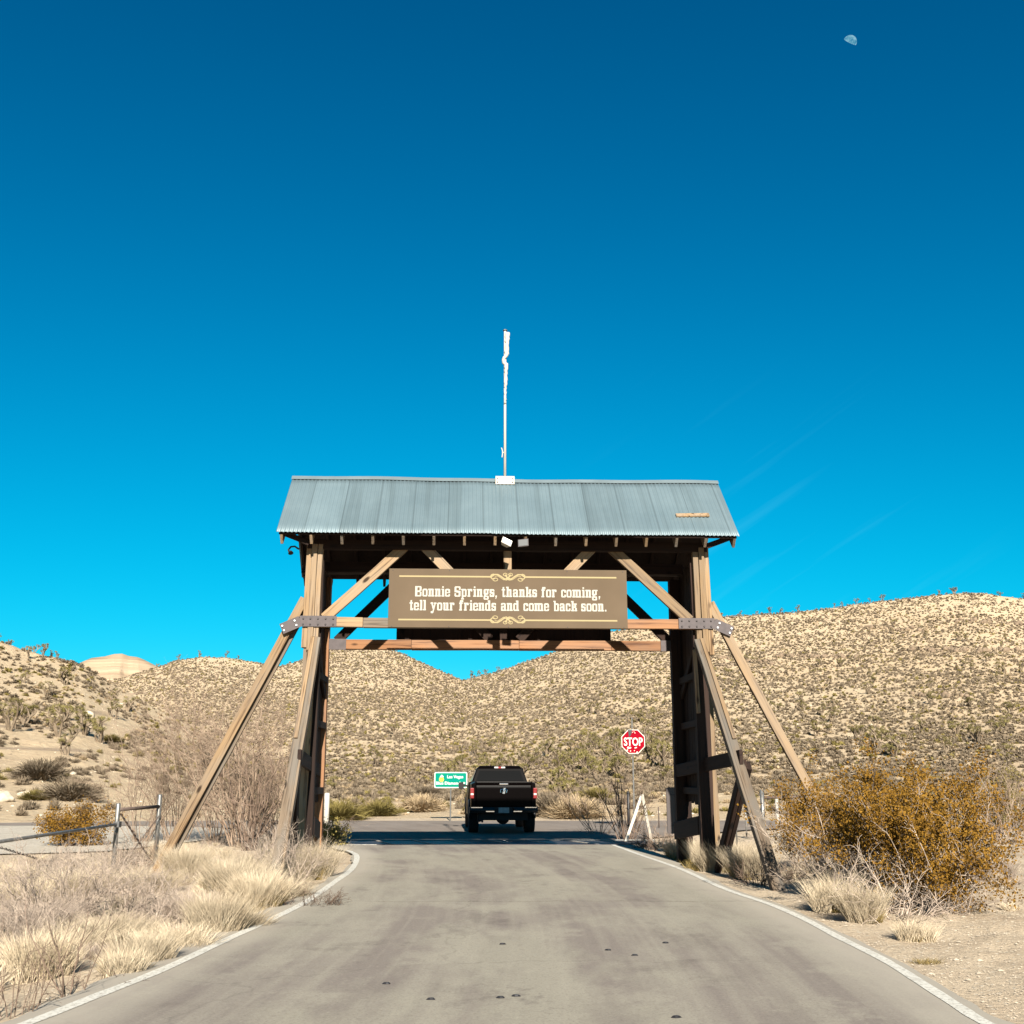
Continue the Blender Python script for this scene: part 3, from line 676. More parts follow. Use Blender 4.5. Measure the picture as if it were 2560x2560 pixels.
# slab letters: list of (x0,y0,x1,y1,r,val) ; x height .76, cap 1
xh = .74; S_ = .19; h_ = .12
def stem(x, y0, y1, foot=True, head='L'):
    L = [(x, y0, x+S_, y1, 0, 1)]
    if foot: L.append((x-.055, y0, x+S_+.055, y0+h_, 0, 1))
    if head == 'L': L.append((x-.055, y1-h_, x+S_, y1, 0, 1))
    if head == 'B': L.append((x-.055, y1-h_, x+S_+.055, y1, 0, 1))
    return L
def bowl(x0, x1, y0=0, y1=xh): return [(x0, y0, x1, y1, .14, 1), (x0+.165, y0+.125, x1-.165, y1-.125, .05, 0)]
GL = {
 'o': (.50, bowl(0, .50)), 'c': (.47, bowl(0,.48)+[(.30,.26,.5,.47,0,0),(.30,.45,.47,.60,.04,1)]),
 'e': (.49, bowl(0,.50)+[(.1,.34,.5,.43,0,1),(.30,.23,.52,.34,0,0)]),
 'n': (.60, stem(.05,0,xh)+stem(.36,0,.6,True,'')+[(.2,xh-.14,.54,xh,.08,1),(.36,.4,.54,.66,0,1)]),
 'm': (.92, stem(.05,0,xh)+stem(.36,0,.6,True,'')+stem(.67,0,.6,True,'')+[(.2,xh-.14,.85,xh,.08,1),(.36,.4,.54,.66,0,1),(.67,.4,.85,.66,0,1)]),
 'u': (.60, [(.06,.1,.24,xh,0,1),(0,xh-h_,.24,xh,0,1),(.36,0,.54,xh,0,1),(.30,xh-h_,.54,xh,0,1),(.36,0,.6,h_,0,1),(.06,0,.45,.14,.07,1)]),
 'r': (.50, stem(.05,0,xh)+[(.2,xh-.13,.42,xh,.05,1),(.32,.50,.49,xh,.07,1)]),
 'i': (.28, stem(.05,0,xh)+[(.05,.84,.23,1.0,.04,1)]), 'l': (.28, stem(.05,0,1.0)),
 'h': (.60, stem(.05,0,1.0)+stem(.36,0,.6,True,'')+[(.2,xh-.14,.54,xh,.08,1),(.36,.4,.54,.66,0,1)]),
 'k': (.60, stem(.05,0,1.0)+stem(.37,0,.34,True,'')+[(.2,.32,.48,.43,0,1),(.33,.40,.50,.66,0,1),(.30,xh-h_,.58,xh,0,1)]),
 't': (.38, [(.08,.02,.26,.95,.03,1),(0,xh-h_,.36,xh,0,1),(.08,0,.37,.14,.05,1),(.30,0,.38,.22,.03,1)]),
 'f': (.42, stem(.05,0,.9,True,'')+[(0,xh-h_,.34,xh,0,1),(.08,.86,.40,1.0,.05,1),(.28,.78,.42,1.0,.04,1)]),
 'd': (.57, bowl(0,.50)+[(.32,0,.50,1.0,0,1),(.26,1-h_,.50,1.0,0,1),(.32,0,.57,h_,0,1)]),
 'b': (.56, bowl(.05,.55)+[(.05,0,.23,1.0,0,1),(0,1-h_,.23,1.0,0,1)]),
 'p': (.58, bowl(.05,.55)+[(.05,-.26,.23,xh,0,1),(0,xh-h_,.23,xh,0,1),(0,-.26,.29,-.26+h_,0,1)]),
 'a': (.55, [(.02,.0,.5,xh,.12,1),(.19,.44,.32,.62,.02,0),(.0,.46,.19,.52,0,0),(.19,.13,.32,.32,.02,0),(.0,.42,.05,.50,0,0),(.32,0,.56,h_,0,1)]),
 's': (.46, [(0,0,.46,xh,.10,1),(.18,.47,.34,.60,.02,0),(.30,.44,.48,.50,0,0),(.14,.16,.29,.30,.02,0),(-.02,.26,.16,.32,0,0)]),
 'g': (.56, [(0,.22,.48,xh,.12,1),(.18,.36,.31,.62,.02,0),(.0,-.26,.50,.14,.12,1),(.17,-.14,.34,.02,.02,0),(.06,.08,.24,.24,.03,1),(.40,xh-.12,.57,xh,0,1)]),
 'y': (.62, [(.0,xh-h_,.28,xh,0,1),(.34,xh-h_,.62,xh,0,1),('s',(.14,.70),(.32,.12),.16),('s',(.48,.70),(.24,-.16),.12),(.06,-.27,.28,-.13,.06,1),(.04,-.27,.18,-.05,.05,1)]),
 'B': (.66, [(0,0,.64,1.0,.14,1),(0,0,.3,1,0,1),(.21,.12,.46,.43,.03,0),(.21,.57,.43,.88,.03,0),(.50,.46,.7,.54,0,0)]),
 'S': (.60, [(0,0,.60,1.0,.13,1),(.18,.60,.43,.86,.03,0),(.38,.56,.62,.66,0,0),(.16,.14,.41,.40,.03,0),(-.02,.33,.20,.43,0,0)]),
 ',': (.22, [(.04,0,.20,.16,.04,1),('s',(.14,.06),(.08,-.13),.09)]), '.': (.22, [(.04,0,.20,.17,.04,1)]), ' ': (.30, []),
}
def set_text(bmp, s, x0, x1, base, cap):
    gap = .075; tot = sum(GL[c][0]+gap for c in s)-gap; kx = (x1-x0)/tot; x = x0
    for c in s:
        wd_, prims = GL[c]; sub = Bitmap((wd_+.3)*kx, 1.5*cap, bmp.res); oy = .35*cap; ox = .1*kx
        for p in prims:
            if p[0] == 's': sub.seg((p[1][0]*kx+ox, p[1][1]*cap+oy), (p[2][0]*kx+ox, p[2][1]*cap+oy), p[3]*kx)
            else: sub.rr(p[0]*kx+ox, p[1]*cap+oy, p[2]*kx+ox, p[3]*cap+oy, p[4]*kx, bool(p[5]))
        ix = int(round((x-ox)*bmp.res)); iy = int(round((base-oy)*bmp.res))
        for j in range(sub.h):
            for i in range(sub.w):
                if sub.a[j, i] and 0 <= iy+j < bmp.h and 0 <= ix+i < bmp.w: bmp.a[iy+j, ix+i] = True
        x += (wd_+gap)*kx
# welcome board on the front
SW, SH = 4.44, 1.10
sg = onto(empty('signboard', (0,0,0), 0, 'wide brown farewell signboard hung under the gateway roof, facing the camera', 'sign'), (-.01, -.16, 4.285))
brown = plain('brown_sign_paint', (0.080,0.058,0.038), .8, spec=.05, var=.08, scale=1.5)
m = MB(); m.box(-SW/2, SW/2, -.02, .02, 0, SH); m.build('panel', brown, sg, bevel=.004)
bmp = Bitmap(SW, SH, 170)
set_text(bmp, 'Bonnie Springs, thanks for coming,', 0.49, 3.94, .575, .198)
set_text(bmp, 'tell your friends and come back soon.', .39, 4.05, .315, .198)
cream = plain('cream_paint', (0.27,0.26,0.225), .8, spec=.05); bmp.mesh('lettering', cream, sg, -SW/2, 0, -.0235)
gold = plain('pale_gold_paint', (0.225,0.182,0.10), .8, spec=.05)
bmp = Bitmap(SW, SH, 170); cx = SW/2 - .01
for zc, fl in ((.955, -1), (.145, 1)):
    bmp.rr(.19, zc-.013, cx-.30, zc+.013); bmp.rr(cx+.30, zc-.013, SW-.19, zc+.013)
    for s in (-1, 1):
        # outer curl, S stroke, inner loop (mirrored each side)
        def arc(c, rx, ry, a0, a1, n=20): return [(cx+s*(c[0]+rx*math.cos(R(a0+(a1-a0)*i/n))), zc+fl*(c[1]+ry*math.sin(R(a0+(a1-a0)*i/n)))) for i in range(n+1)]
        bmp.poly(arc((-.235,.050), .045, .028, 0, 360), .014)
        bmp.poly(arc((-.275,-.005), .045, .045, 60, 300), .02)
        S1 = [(-.30,-.01),(-.25,-.045),(-.19,-.045),(-.13,-.01),(-.07,.035),(-.02,.04),(.02,0.0),(.045,-.035)]
        bmp.poly([(cx+s*a, zc+fl*b) for a, b in S1], .026)
        S2 = [(-.24,-.01),(-.19,-.02),(-.13,.02),(-.08,.055),(-.02,.06),(.03,.02)]
        bmp.poly([(cx+s*a, zc+fl*b) for a, b in S2], .012)
        bmp.poly(arc((.05,-.045), .035, .026, 0, 360), .014)
bmp.mesh('ornament', gold, sg, -SW/2, 0, -.0235)
m = MB()
for x in (-2.15, -1.1, 0, 1.1, 2.15):
    for z in (.02, SH-.03): m.tube([(x,-.02,z),(x,-.028,z)], .009, 6)
m.build('screws', M['bolt'], sg)
# matching board on the far side, seen from behind
sg2 = onto(empty('signboard', (0,0,0), 0, 'dark back of the board hung on the far side of the gateway', 'sign'), (.0, 2.32, 4.33))
m = MB(); m.box(-SW/2, SW/2, -.02, .02, 0, SH); m.build('panel', WS, sg2, bevel=.004)  # shade of the back put into its near-black colour
for x in (-2.0, -.7, .7, 2.0): m = MB(); m.box(x-.04, x+.04, -.06, -.0205, .01, SH-.01); m.build('batten', WS, sg2)

# flagpole and flag
fp = onto(empty('flagpole', (0,0,0), 0, 'thin white flagpole standing on the roof ridge', 'flagpole'), (-.04, RY0-.10, RZ0-.10))
PH = 3.28
m = MB(); m.tube([(0,0,.05),(0,0,PH)], [.028,.024], 10); m.build('pole', M['white'], fp, True)
m = MB(); m.box(-.19, .19, -.045, -.025, -.02, .13); m.box(-.19,.19,-.045,.16,.128,.145); bp = m.build('base_plate', M['white'], fp)
m = MB()
for x in (-.15, .15): m.tube([(x,-.045,.02),(x,-.058,.02)], .012, 6); m.tube([(x,-.045,.10),(x,-.058,.10)], .010, 6)
m.build('bolts', M['bolt'], bp)
m = MB(); m.tube([(0,0,PH),(0,0,PH+.02)], .045, 10); m.build('cap', M['steel'], fp)
m = MB(); m.tube([(-.06,-.0,.55),(-.05,0,.62),(-.05,0,.68),(-.07,0,.75)], .010, 6); m.tube([(-.055,0,.65),(-.02,0,.65)], .012, 6); m.build('cleat', M['white'], fp)
fl_ = onto(empty('flag', (0,0,0), 0, 'limp white flag wrapped around the top of the pole', 'flag'), (-.04, RY0-.10, RZ0-.10))
m = MB(); pts = []; rad = []
for i in range(34):
    t = i/33; z = PH-.05-t*1.55
    rad.append(max(.012, (.048-.022*t)*(1+.14*math.sin(i*.9)+.06*math.sin(i*2.1)) if t < .75 else .022+.008*math.sin(i*2.3)))
    pts.append((.045-.05*t+(-.055 if .35 < t < .43 else 0)+.006*math.sin(i*2.7), -.03+.01*math.sin(i), z))
m.tube(pts, rad, 10); m.build('cloth', M['cloth'], fl_, True)

# flood lights under the eave
def flood(loc, rx, ry, rz, mat, label):
    f = onto(empty('floodlight', (0,0,0), 0, label, 'floodlight', 'floodlights under the front eave'), loc)
    m = MB(); m.loft([[(-.10,-.05,-.075),(.10,-.05,-.075),(.10,-.05,.075),(-.10,-.05,.075)], [(-.055,.06,-.04),(.055,.06,-.04),(.055,.06,.04),(-.055,.06,.04)]])
    h = m.build('lamp_head', mat, f, bevel=.006); h.rotation_euler = (R(rx), R(ry), R(rz))
    m = MB(); m.box(-.085,.085,-.056,-.051,-.06,.06); g = m.build('glass', plain('lamp_glass', (.10,.10,.10) if mat is M['plate'] else (.75,.74,.72), .2), h)
    m = MB(); m.tube([(0,.05,0),(0,.10,.10)], .012, 6); m.build('bracket', M['steel'], f)
flood((-.075, -.60, 5.80), -28, 24, 12, M['white'], 'white tilted floodlight under the middle of the eave')
flood((.255, -.60, 5.79), -10, -4, -14, M['plate'], 'grey floodlight under the eave, just right of the white one')
ln = onto(empty('lantern', (0,0,0), 0, 'small dark round lamp beneath the roof at its left end', 'lamp'), (-4.02, -.15, 5.72))
m = MB(); m.tube([(.10,0,.02),(.02,-.02,.07),(-.05,-.03,.06),(-.09,-.04,.0),(-.07,-.04,-.05)], .018, 8); m.build('arm', M['blackmetal'], ln)
m = MB(); m.tube([(-.05,-.04,-.03),(-.04,-.06,-.07)], [.03,.05], 10); m.build('lamp_shade', M['blackmetal'], ln)
# ------------------------------------------------------------------ pickup truck
paint = plain('black_car_paint', (0.0015,0.001,0.001), .3, coat=0, spec=.035)
chrome = plain('chrome', (0.75,0.75,0.75), .12, 1.0)
rubber = plain('rubber', (0.012,0.011,0.011), .9); glassm = plain('dark_glass', (0.003,0.003,0.003), .15, spec=.08)
red = plain('red_lens', (0.13,0.002,0.003), .3, coat=.8); clear = plain('clear_lens', (0.35,0.33,0.31), .15, coat=.5)
TY = 33.2; tx = D(1259, 2080, TY).x
tr = empty('pickup_truck', (tx, TY, 0), R(3.8), 'black pickup truck driving away through the gateway shadow', 'truck')
m = MB()
for s in (-1, 1):
    x0, x1 = sorted((s*.80, s*.985)); m.loft([[(x0,y,.60),(x1-(.03 if s>0 else 0),y,.60),(x1-(.05 if s>0 else 0),y,1.42),(x0,y,1.48)] if s > 0 else [(x0+.03,y,.60),(x1,y,.60),(x1,y,1.48),(x0+.05,y,1.42)] for y in (.0,.9,1.9)])
m.box(-.80,.80,.05,1.9,.60,.86); m.box(-.80,.80,1.86,1.93,.60,1.47)
m.loft([[(-.97*k,y,.45),(.97*k,y,.45),(.99*k,y,.9),(.95*k,y,zt),(-.95*k,y,zt),(-.99*k,y,.9)] for y,zt,k in ((1.93,1.47,1),(3.7,1.44,1),(4.2,1.32,1),(5.2,1.26,.98),(5.65,1.12,.92))])
m.loft([[(-.86,1.97,1.45),(.86,1.97,1.45),(.86,4.25,1.42),(-.86,4.25,1.42)], [(-.72,2.14,1.86),(.72,2.14,1.86),(.71,3.45,1.86),(-.71,3.45,1.86)], [(-.62,2.25,1.955),(.62,2.25,1.955),(.60,3.3,1.95),(-.60,3.3,1.95)]])
m.build('body', paint, tr, bevel=.025)
m = MB(); m.loft([[(-.80,-.02,.78),(.80,-.02,.78),(.80,.04,.78),(-.80,.04,.78)],[(-.80,-.035,1.30),(.80,-.035,1.30),(.80,.04,1.30),(-.80,.04,1.30)],[(-.80,-.01,1.36),(.80,-.01,1.36),(.80,.04,1.36),(-.80,.04,1.36)],[(-.80,-.03,1.475),(.80,-.03,1.475),(.80,.05,1.475),(-.80,.05,1.475)]])
tg = m.build('tailgate', paint, tr, bevel=.01)
m = MB(); m.box(-.13,.13,-.055,-.035,1.385,1.43); m.build('handle', chrome, tg, bevel=.01)
m = MB(); m.tube([(-.09,-.045,1.17),(-.10,-.045,1.24),(-.03,-.05,1.27),(0,-.05,1.19),(.05,-.05,1.28),(.10,-.045,1.24),(.08,-.045,1.17)], .014, 8); m.loft([[(-.035,-.06,1.14),(.03,-.06,1.14),(.06,-.055,1.30),(0,-.055,1.30)],[(-.035,-.045,1.14),(.03,-.045,1.14),(.06,-.04,1.30),(0,-.04,1.30)]])
m.build('emblem', chrome, tg)
for s in (-1, 1):
    x0, x1 = sorted((s*.865, s*.975))
    m = MB(); m.box(x0,x1,-.03,.02,1.0,1.30); tl = m.build('taillight', red, tr, bevel=.015)
    m = MB(); m.box(x0+.015,x1-.015,-.036,-.0305,1.10,1.15); m.build('reversing_lamp', clear, tl)
    m = MB(); x0, x1 = sorted((s*.27, s*.99)); m.loft([[(x0,-.13,.60),(x1,-.13,.60),(x1,.02,.60),(x0,.02,.60)],[(x0+(.06 if s>0 else 0),-.16,.68),(x1,-.14,.68),(x1,.02,.68),(x0+(.06 if s>0 else 0),.02,.68)],[(x0,-.12,.76),(x1,-.10,.76),(x1,.02,.76),(x0,.02,.76)]])
    m.build('bumper', plain('dark_chrome', (.02,.018,.018), .3, .6), tr, bevel=.012)
    m = MB(); x0, x1 = sorted((s*.28, s*.52)); m.box(x0,x1,-.168,-.158,.63,.655); x0, x1 = sorted((s*.62, s*.95)); m.box(x0,x1,-.135,-.125,.742,.762); m.build('chrome_trim', chrome, tr)
m = MB(); m.box(-.27,.27,-.10,.02,.56,.76); m.build('step_pad', rubber, tr, bevel=.01)
m = MB(); m.box(-.155,.155,-.115,-.105,.60,.75); lp = m.build('number_plate', plain('plate_paint', (.16,.19,.20), .5, var=.3, scale=14), tr)
m = MB(); m.loft([[(-.74,1.985,1.50),(.74,1.985,1.50),(.63,2.105,1.80),(-.63,2.105,1.80)],[(-.74,1.975,1.50),(.74,1.975,1.50),(.63,2.095,1.80),(-.63,2.095,1.80)]]); m.build('rear_window', glassm, tr)
for s in (-1, 1):
    m = MB(); m.loft([[(s*.855,2.25,1.50),(s*.855,3.7,1.50),(s*.735,3.3,1.82),(s*.735,2.35,1.82)],[(s*.865,2.25,1.50),(s*.865,3.7,1.50),(s*.745,3.3,1.82),(s*.745,2.35,1.82)]]); m.build('side_window', glassm, tr)
    m = MB(); m.tube([(s*.93,3.75,1.32),(s*1.10,3.72,1.36)], .035, 8); m.loft([[(s*1.07,3.68,1.22),(s*1.25,3.66,1.24),(s*1.25,3.66,1.44),(s*1.09,3.68,1.46)],[(s*1.07,3.78,1.24),(s*1.22,3.78,1.26),(s*1.22,3.78,1.42),(s*1.09,3.78,1.44)]]); m.build('mirror', rubber, tr, bevel=.02)
m = MB(); m.box(-.17,.17,2.11,2.2,1.875,1.925); bl = m.build('brake_light', clear, tr, bevel=.01)
m = MB(); m.box(-.045,.045,2.102,2.109,1.87,1.93); m.build('lens', red, bl)
for s in (-1, 1):
    for y in (1.25, 4.85):
        r_ = .42
        prof_ = [(0,.30),(.10,.30),(.14,.36),(.15,.40),(.12,.42),(-.12,.42),(-.15,.40),(-.14,.36),(-.10,.30),(0,.30)]
        m = MB(); n = 28; vs = []; fs = []
        for k in range(n):
            a = 2*math.pi*k/n
            for (px_, pr) in prof_[:-1]: vs.append((s*.84+px_, y+pr*math.cos(a), r_+pr*math.sin(a)))
        q = len(prof_)-1
        for k in range(n):
            for i in range(q): fs.append((k*q+i, k*q+(i+1)%q, ((k+1)%n)*q+(i+1)%q, ((k+1)%n)*q+i))
        m.add(vs, fs); wh = m.build('wheel', rubber, tr, True)
        m = MB(); m.tube([(s*.84-s*.02,y,r_),(s*.84+s*.06,y,r_)], [.30,.30], 24); m.build('rim', M['plate'], wh)
        # flare
        m = MB(); m.tube([(s*.965, y+.50*math.cos(a), r_+.50*math.sin(a)) for a in np.linspace(0, math.pi, 13)], .04, 8); m.build('wheel_arch', M['blackmetal'], tr, True)
m = MB(); m.tube([(0,.35,.46),(0,.6,.46)], .20, 20, True); m.box(-.7,.7,.03,1.8,.385,.6); m.box(-.75,-.66,.1,.3,.34,.6); m.tube([(-.62,-.02,.36),(-.62,.6,.38)], .035, 10); m.tube([(-.84,1.25,.42),(.84,1.25,.42)], .07, 8)
m.build('underbody', rubber, tr, bevel=.01)

# ------------------------------------------------------------------ road signs
def txt(s, size, mat, parent, x, y, z, wd_=None, name='lettering', bold=.0):
    cu = bpy.data.curves.new('t', 'FONT'); cu.body = s; cu.size = size; cu.offset = bold; cu.resolution_u = 3
    cu.align_x = 'CENTER'; o = bpy.data.objects.new('t', cu); C.objects.link(o); bpy.context.view_layer.update()
    dg = bpy.context.evaluated_depsgraph_get(); me = bpy.data.meshes.new_from_object(o.evaluated_get(dg)); bpy.data.objects.remove(o)
    co = np.zeros(len(me.vertices)*3, np.float32); me.vertices.foreach_get('co', co); co = co.reshape(-1,3)
    k = 1.0 if not wd_ else wd_/max(1e-6, co[:,0].max()-co[:,0].min()); cxm = (co[:,0].max()+co[:,0].min())/2
    n = np.stack([(co[:,0]-cxm)*k+x, np.full(len(co), y), co[:,1]+z], -1).astype(np.float32); me.vertices.foreach_set('co', n.ravel()); me.update()
    me.materials.clear(); o = meshobj(name, me, mat, parent); return o
white_s = plain('sign_white', (0.42,0.42,0.38), .8, spec=.05)
def rrect(w_, h_, r, y0, y1, n=6):
    ring = []
    for cx_, cz_, a0 in ((w_/2-r,h_/2-r,0),(-w_/2+r,h_/2-r,90),(-w_/2+r,-h_/2+r,180),(w_/2-r,-h_/2+r,270)):
        for k in range(n+1): a = R(a0+90*k/n); ring.append((cx_+r*math.cos(a), cz_+r*math.sin(a)))
    m = MB(); m.loft([[(x,y0,z) for x,z in ring],[(x,y1,z) for x,z in ring]]); return m
GY = 44.0; c = D(1127, 1950, GY)
gs = empty('direction_sign', (c.x, GY, 0), R(1), 'small green road sign on a thin post across the highway, left of the truck', 'road sign')
zc = c.z; SWg, SHg = 1.27, .60
o = rrect(SWg, SHg, .06, -.012, .012).build('panel', white_s, gs); o.location = (0,0,zc)
o2 = rrect(SWg-.07, SHg-.07, .045, -.016, -.0125).build('green_face', plain('sign_green', (0.0,0.13,0.09), .8, spec=.05), o)
txt('Las Vegas', .155, white_s, o, .17, -.019, .07, .62, bold=.004)
txt('Blue Diamond', .155, white_s, o, -.10, -.019, -.17, .93, bold=.004)
m = MB(); m.box(.44,.53,-.0195,-.0185,-.125,-.10); m.loft([[(.50,-.0195,-.16),(.57,-.0195,-.112),(.50,-.0195,-.065)],[(.50,-.0185,-.16),(.57,-.0185,-.112),(.50,-.0185,-.065)]]); m.build('arrow', white_s, o)
yel = plain('sign_yellow', (0.32,0.29,0.02), .5); m = MB()
for k in range(7):
    a = 2*math.pi*k/7; m.tube([(-.36+.055*math.cos(a), -.0215, .02+.055*math.sin(a)),(-.36+.055*math.cos(a), -.0205-.001*k*.3, .02+.055*math.sin(a))], .045, 10)
m.build('flower_emblem', yel, o); m = MB(); m.loft([[(-.44,-.024,.10),(-.27,-.024,.11),(-.31,-.024,.17),(-.36,-.024,.20)],[(-.44,-.0235,.10),(-.27,-.0235,.11),(-.31,-.0235,.17),(-.36,-.0235,.20)]]); m.build('white_emblem', white_s, o)
m = MB(); m.tube([(0,.03,-.3),(0,.03,zc+.25)], .028, 8); m.build('post', M['pipe'], gs)

SY = 36.9; c = D(1583, 1854, SY)
ss = empty('stop_sign', (c.x, SY, 0), R(3), 'worn red octagonal stop sign on a tall post beside the road', 'stop sign')
def octa(r, y0, y1):
    ring = [(r*math.cos(R(22.5+45*k)), r*math.sin(R(22.5+45*k))) for k in range(8)]
    m = MB(); m.loft([[(x,y0,z) for x,z in ring],[(x,y1,z) for x,z in ring]]); return m
rad = .385/math.cos(R(22.5))
o = octa(rad, -.006, .006).build('panel', white_s, ss); o.location = (0,0,c.z)
o2 = octa(rad*.945, -.010, -.0065).build('red_face', plain('sign_red', (0.17,0.001,0.007), .8, spec=.05, var=.12, scale=6), o)
txt('STOP', .36, white_s, o, 0, -.013, -.125, .62, bold=.008)
m = MB()
for (x, z, r_) in ((-.17,-.19,.05),(-.11,-.195,.045),(-.14,-.21,.04),(.07,-.20,.03),(.10,-.185,.022),(.05,-.20,.02),(-.20,-.27,.03),(-.10,-.30,.025),(.03,-.29,.022),(.12,-.34,.03),(-.02,.30,.018),(.06,.28,.02),(.03,.32,.015)):
    n = random.randint(5,7); ring = [(x+r_*random.uniform(.6,1.1)*math.cos(2*math.pi*k/n), z+r_*random.uniform(.5,.8)*math.sin(2*math.pi*k/n)) for k in range(n)]
    yy = -.0165-random.random()*.002; m.loft([[(a,yy,b) for a,b in ring],[(a,yy+.0005,b) for a,b in ring]])
m.build('scuff', plain('peeled', (.62,.50,.42), .7), o)
m = MB(); ring = [(-.17,.375),(-.03,.375),(-.05,.26),(-.13,.12),(-.15,.22)]; m.loft([[(x,-.0205,z) for x,z in ring],[(x,-.020,z) for x,z in ring]]); m.build('dark_patch', M['blackmetal'], o)
m = MB(); m.tube([(-.02,.03,-.3),(-.02,.03,c.z+.78)], [.035,.022], 8); m.build('post', M['pipe'], ss)

c = D(1690, 2026, 25.5)
bs = empty('road_sign', (c.x, 25.5, gz(c.x, 25.5)), R(14), 'back of a tall narrow grey sign standing behind the right gateway leg', 'road sign')
o = rrect(.44, 1.0, .06, -.012, .012).build('panel', plain('bare_aluminium', (0.05,0.04,0.037), .6, .1), bs); o.location = (0, 0, c.z-gz(c.x,25.5))
m = MB(); m.box(-.12,-.02,-.026,-.0125,.33,.345); m.box(-.14,-.04,-.026,-.0125,-.33,-.315); m.build('bracket', M['bolt'], o)
m = MB(); m.box(.02,.07,-.06,-.013,-.3,c.z+.46); m.build('post', M['blackmetal'], bs)

# ------------------------------------------------------------------ white wing barriers, metal fence and posts
def wing(name, pts, label, r_=.037, mat=M['white'], cat='barrier'):
    o = empty(name, (pts[0][0].x, pts[0][0].y, 0), 0, label, cat)
    for a, b_ in pts:
        off = Vector((pts[0][0].x, pts[0][0].y, 0)); beam('rail', a-off, b_-off, r_*2, r_*2, mat, o, up=(0,1,0), bevel=.006)
    return o
A1 = D(1606, 1990, 30.3); F1 = Vector((D(1628, 2094, 30.9).x, 30.9, -.12)); F2 = Vector((D(1560, 2092, 29.9).x, 29.9, -.12))
wing('barrier_frame', [(F1, A1+Vector((0,.0,.03))), (F2, A1+Vector((-.04,-.06,-.01)))], 'white painted A shaped barrier frame right of the road, by the bare bush')
A2 = D(610, 1990, 30.5); E2 = D(688, 2062, 29.5); b2 = D(606, 2064, 30.5)
wing('barrier_frame', [(Vector((b2.x,30.5,-.1)), A2), (A2+Vector((.04,.06,-.04)), E2), (Vector((E2.x, 29.5, -.1)), E2+Vector((.02,0,.05)))], 'peeling white barrier frame half hidden in the thicket left of the gateway', .04, M['white_worn'])
c = D(818, 1982, 36.0)
m = MB(); m.tube([(0,0,-.2),(0,0,c.z-.03),(0,0,c.z)], [.085,.085,.055], 12); o = m.build('white_post', M['white'], None, True); o.location = (c.x, 36.0, 0); tag(o, 'round white post right behind the left gateway leg, at the roadside', 'post')

def pole(name, u, v, Y, r_, mat, label, cat='post', top=None):
    c = D(u, v, Y); g = gz(c.x, Y); m = MB(); m.tube([(0,0,-.15),(0,0,c.z-g),(0,0,c.z-g+.012)], [r_,r_,r_*.5], 10)
    o = m.build(name, mat, None, True); o.location = (c.x, Y, g); tag(o, label, cat); return o, c
fo = empty('pipe_fence', (0,0,0), 0, 'grey metal pipe fence bay with braced posts left of the gateway', 'fence')
pA = D(296, 2010, 20.6); pB = D(400, 1988, 22.2); fo.location = (pA.x, pA.y, gz(pA.x, pA.y)); off = fo.location.copy()
for p in (pA, pB):
    m = MB(); q = p-off; m.tube([(q.x,q.y,-.3),(q.x,q.y,q.z),(q.x,q.y,q.z+.02)], [.042,.042,.028], 12); m.build('post', M['pipe'], fo, True)
a = D(300, 2024, 20.6)-off; b_ = D(398, 2016, 22.2)-off
m = MB(); m.tube([a, b_], .032, 10); m.build('rail', M['rusty'], fo, True)
def cable(p, q, r_=.013, n=26):
    m = MB(); p = Vector(p); q = Vector(q); 
    for ph in (0, math.pi): m.tube([p.lerp(q, i/n)+Vector((.012*math.cos(i*1.3+ph), 0, .012*math.sin(i*1.3+ph))) for i in range(n+1)], r_*.8, 6)
    return m
cable(D(302,2034,20.65)-off, D(374,2146,21.6)-off).build('brace_cable', M['rusty'], fo)
cable(D(398,2040,22.1)-off, D(330,2130,21.2)-off, .008).build('brace_cable', M['rusty'], fo)
gp = empty('pipe_gate', (pA.x, pA.y, gz(pA.x,pA.y)), 0, 'long grey pipe barrier running out of the left edge from the fence post', 'gate'); off = gp.location
a = D(292, 2061, 20.5)-off; b_ = D(0, 2104, 15.6)-off; e = b_+(b_-a)*.25
m = MB(); m.tube([a, e], .025, 12); m.build('rail', M['pipe'], gp, True)
m = MB(); m.box(a.x-.02,a.x+.06,a.y-.06,a.y+.08,a.z-.05,a.z+.05); m.build('hinge', M['steel'], gp, bevel=.005)
lw = D(0, 2118, 14.5); lw2 = D(92, 2146, 17.5)
m = cable(lw-off, lw2-off, .007); m.build('slack_cable', M['rusty'], gp)
pole('steel_post', 1570, 1979, 30.6, .035, M['blackmetal'], 'dark steel post in front of the stop sign, by the bare bush')
pole('wire_post', 1646, 2018, 37.5, .02, M['rusty'], 'thin rusty fence stake just right of the white barrier frame')
pole('wire_post', 1864, 2032, 33, .022, M['pipe'], 'short thin pale stake between the right gateway leg and its outer brace')
o, c = pole('marker_post', 1838, 2008, 27, .018, M['pipe'], 'thin marker post with an orange tip behind the right gateway leg')
m = MB(); m.box(-.05,.05,-.01,.012,c.z-gz(c.x,27)-.30,c.z-gz(c.x,27)-.01); m.build('orange_tip', plain('orange', (.55,.10,.02), .6), o)
fr_ = empty('pipe_fence', (0,0,0), 0, 'grey metal pipe fence behind the ochre bush on the right', 'fence')
pA = D(1904, 1974, 31); pB = D(2120, 1990, 31.5); fr_.location = (pA.x, pA.y, gz(pA.x,pA.y)); off = fr_.location.copy()
for p in (pA, pB):
    q = p-off; m = MB(); m.tube([(q.x,q.y,-.2),(q.x,q.y,q.z)], .055, 10); m.build('post', M['pipe'], fr_, True)
m = MB(); m.tube([D(1905,1994,31)-off, D(2120,1990,31.5)-off], .04, 8); m.build('rail', M['rusty'], fr_, True)
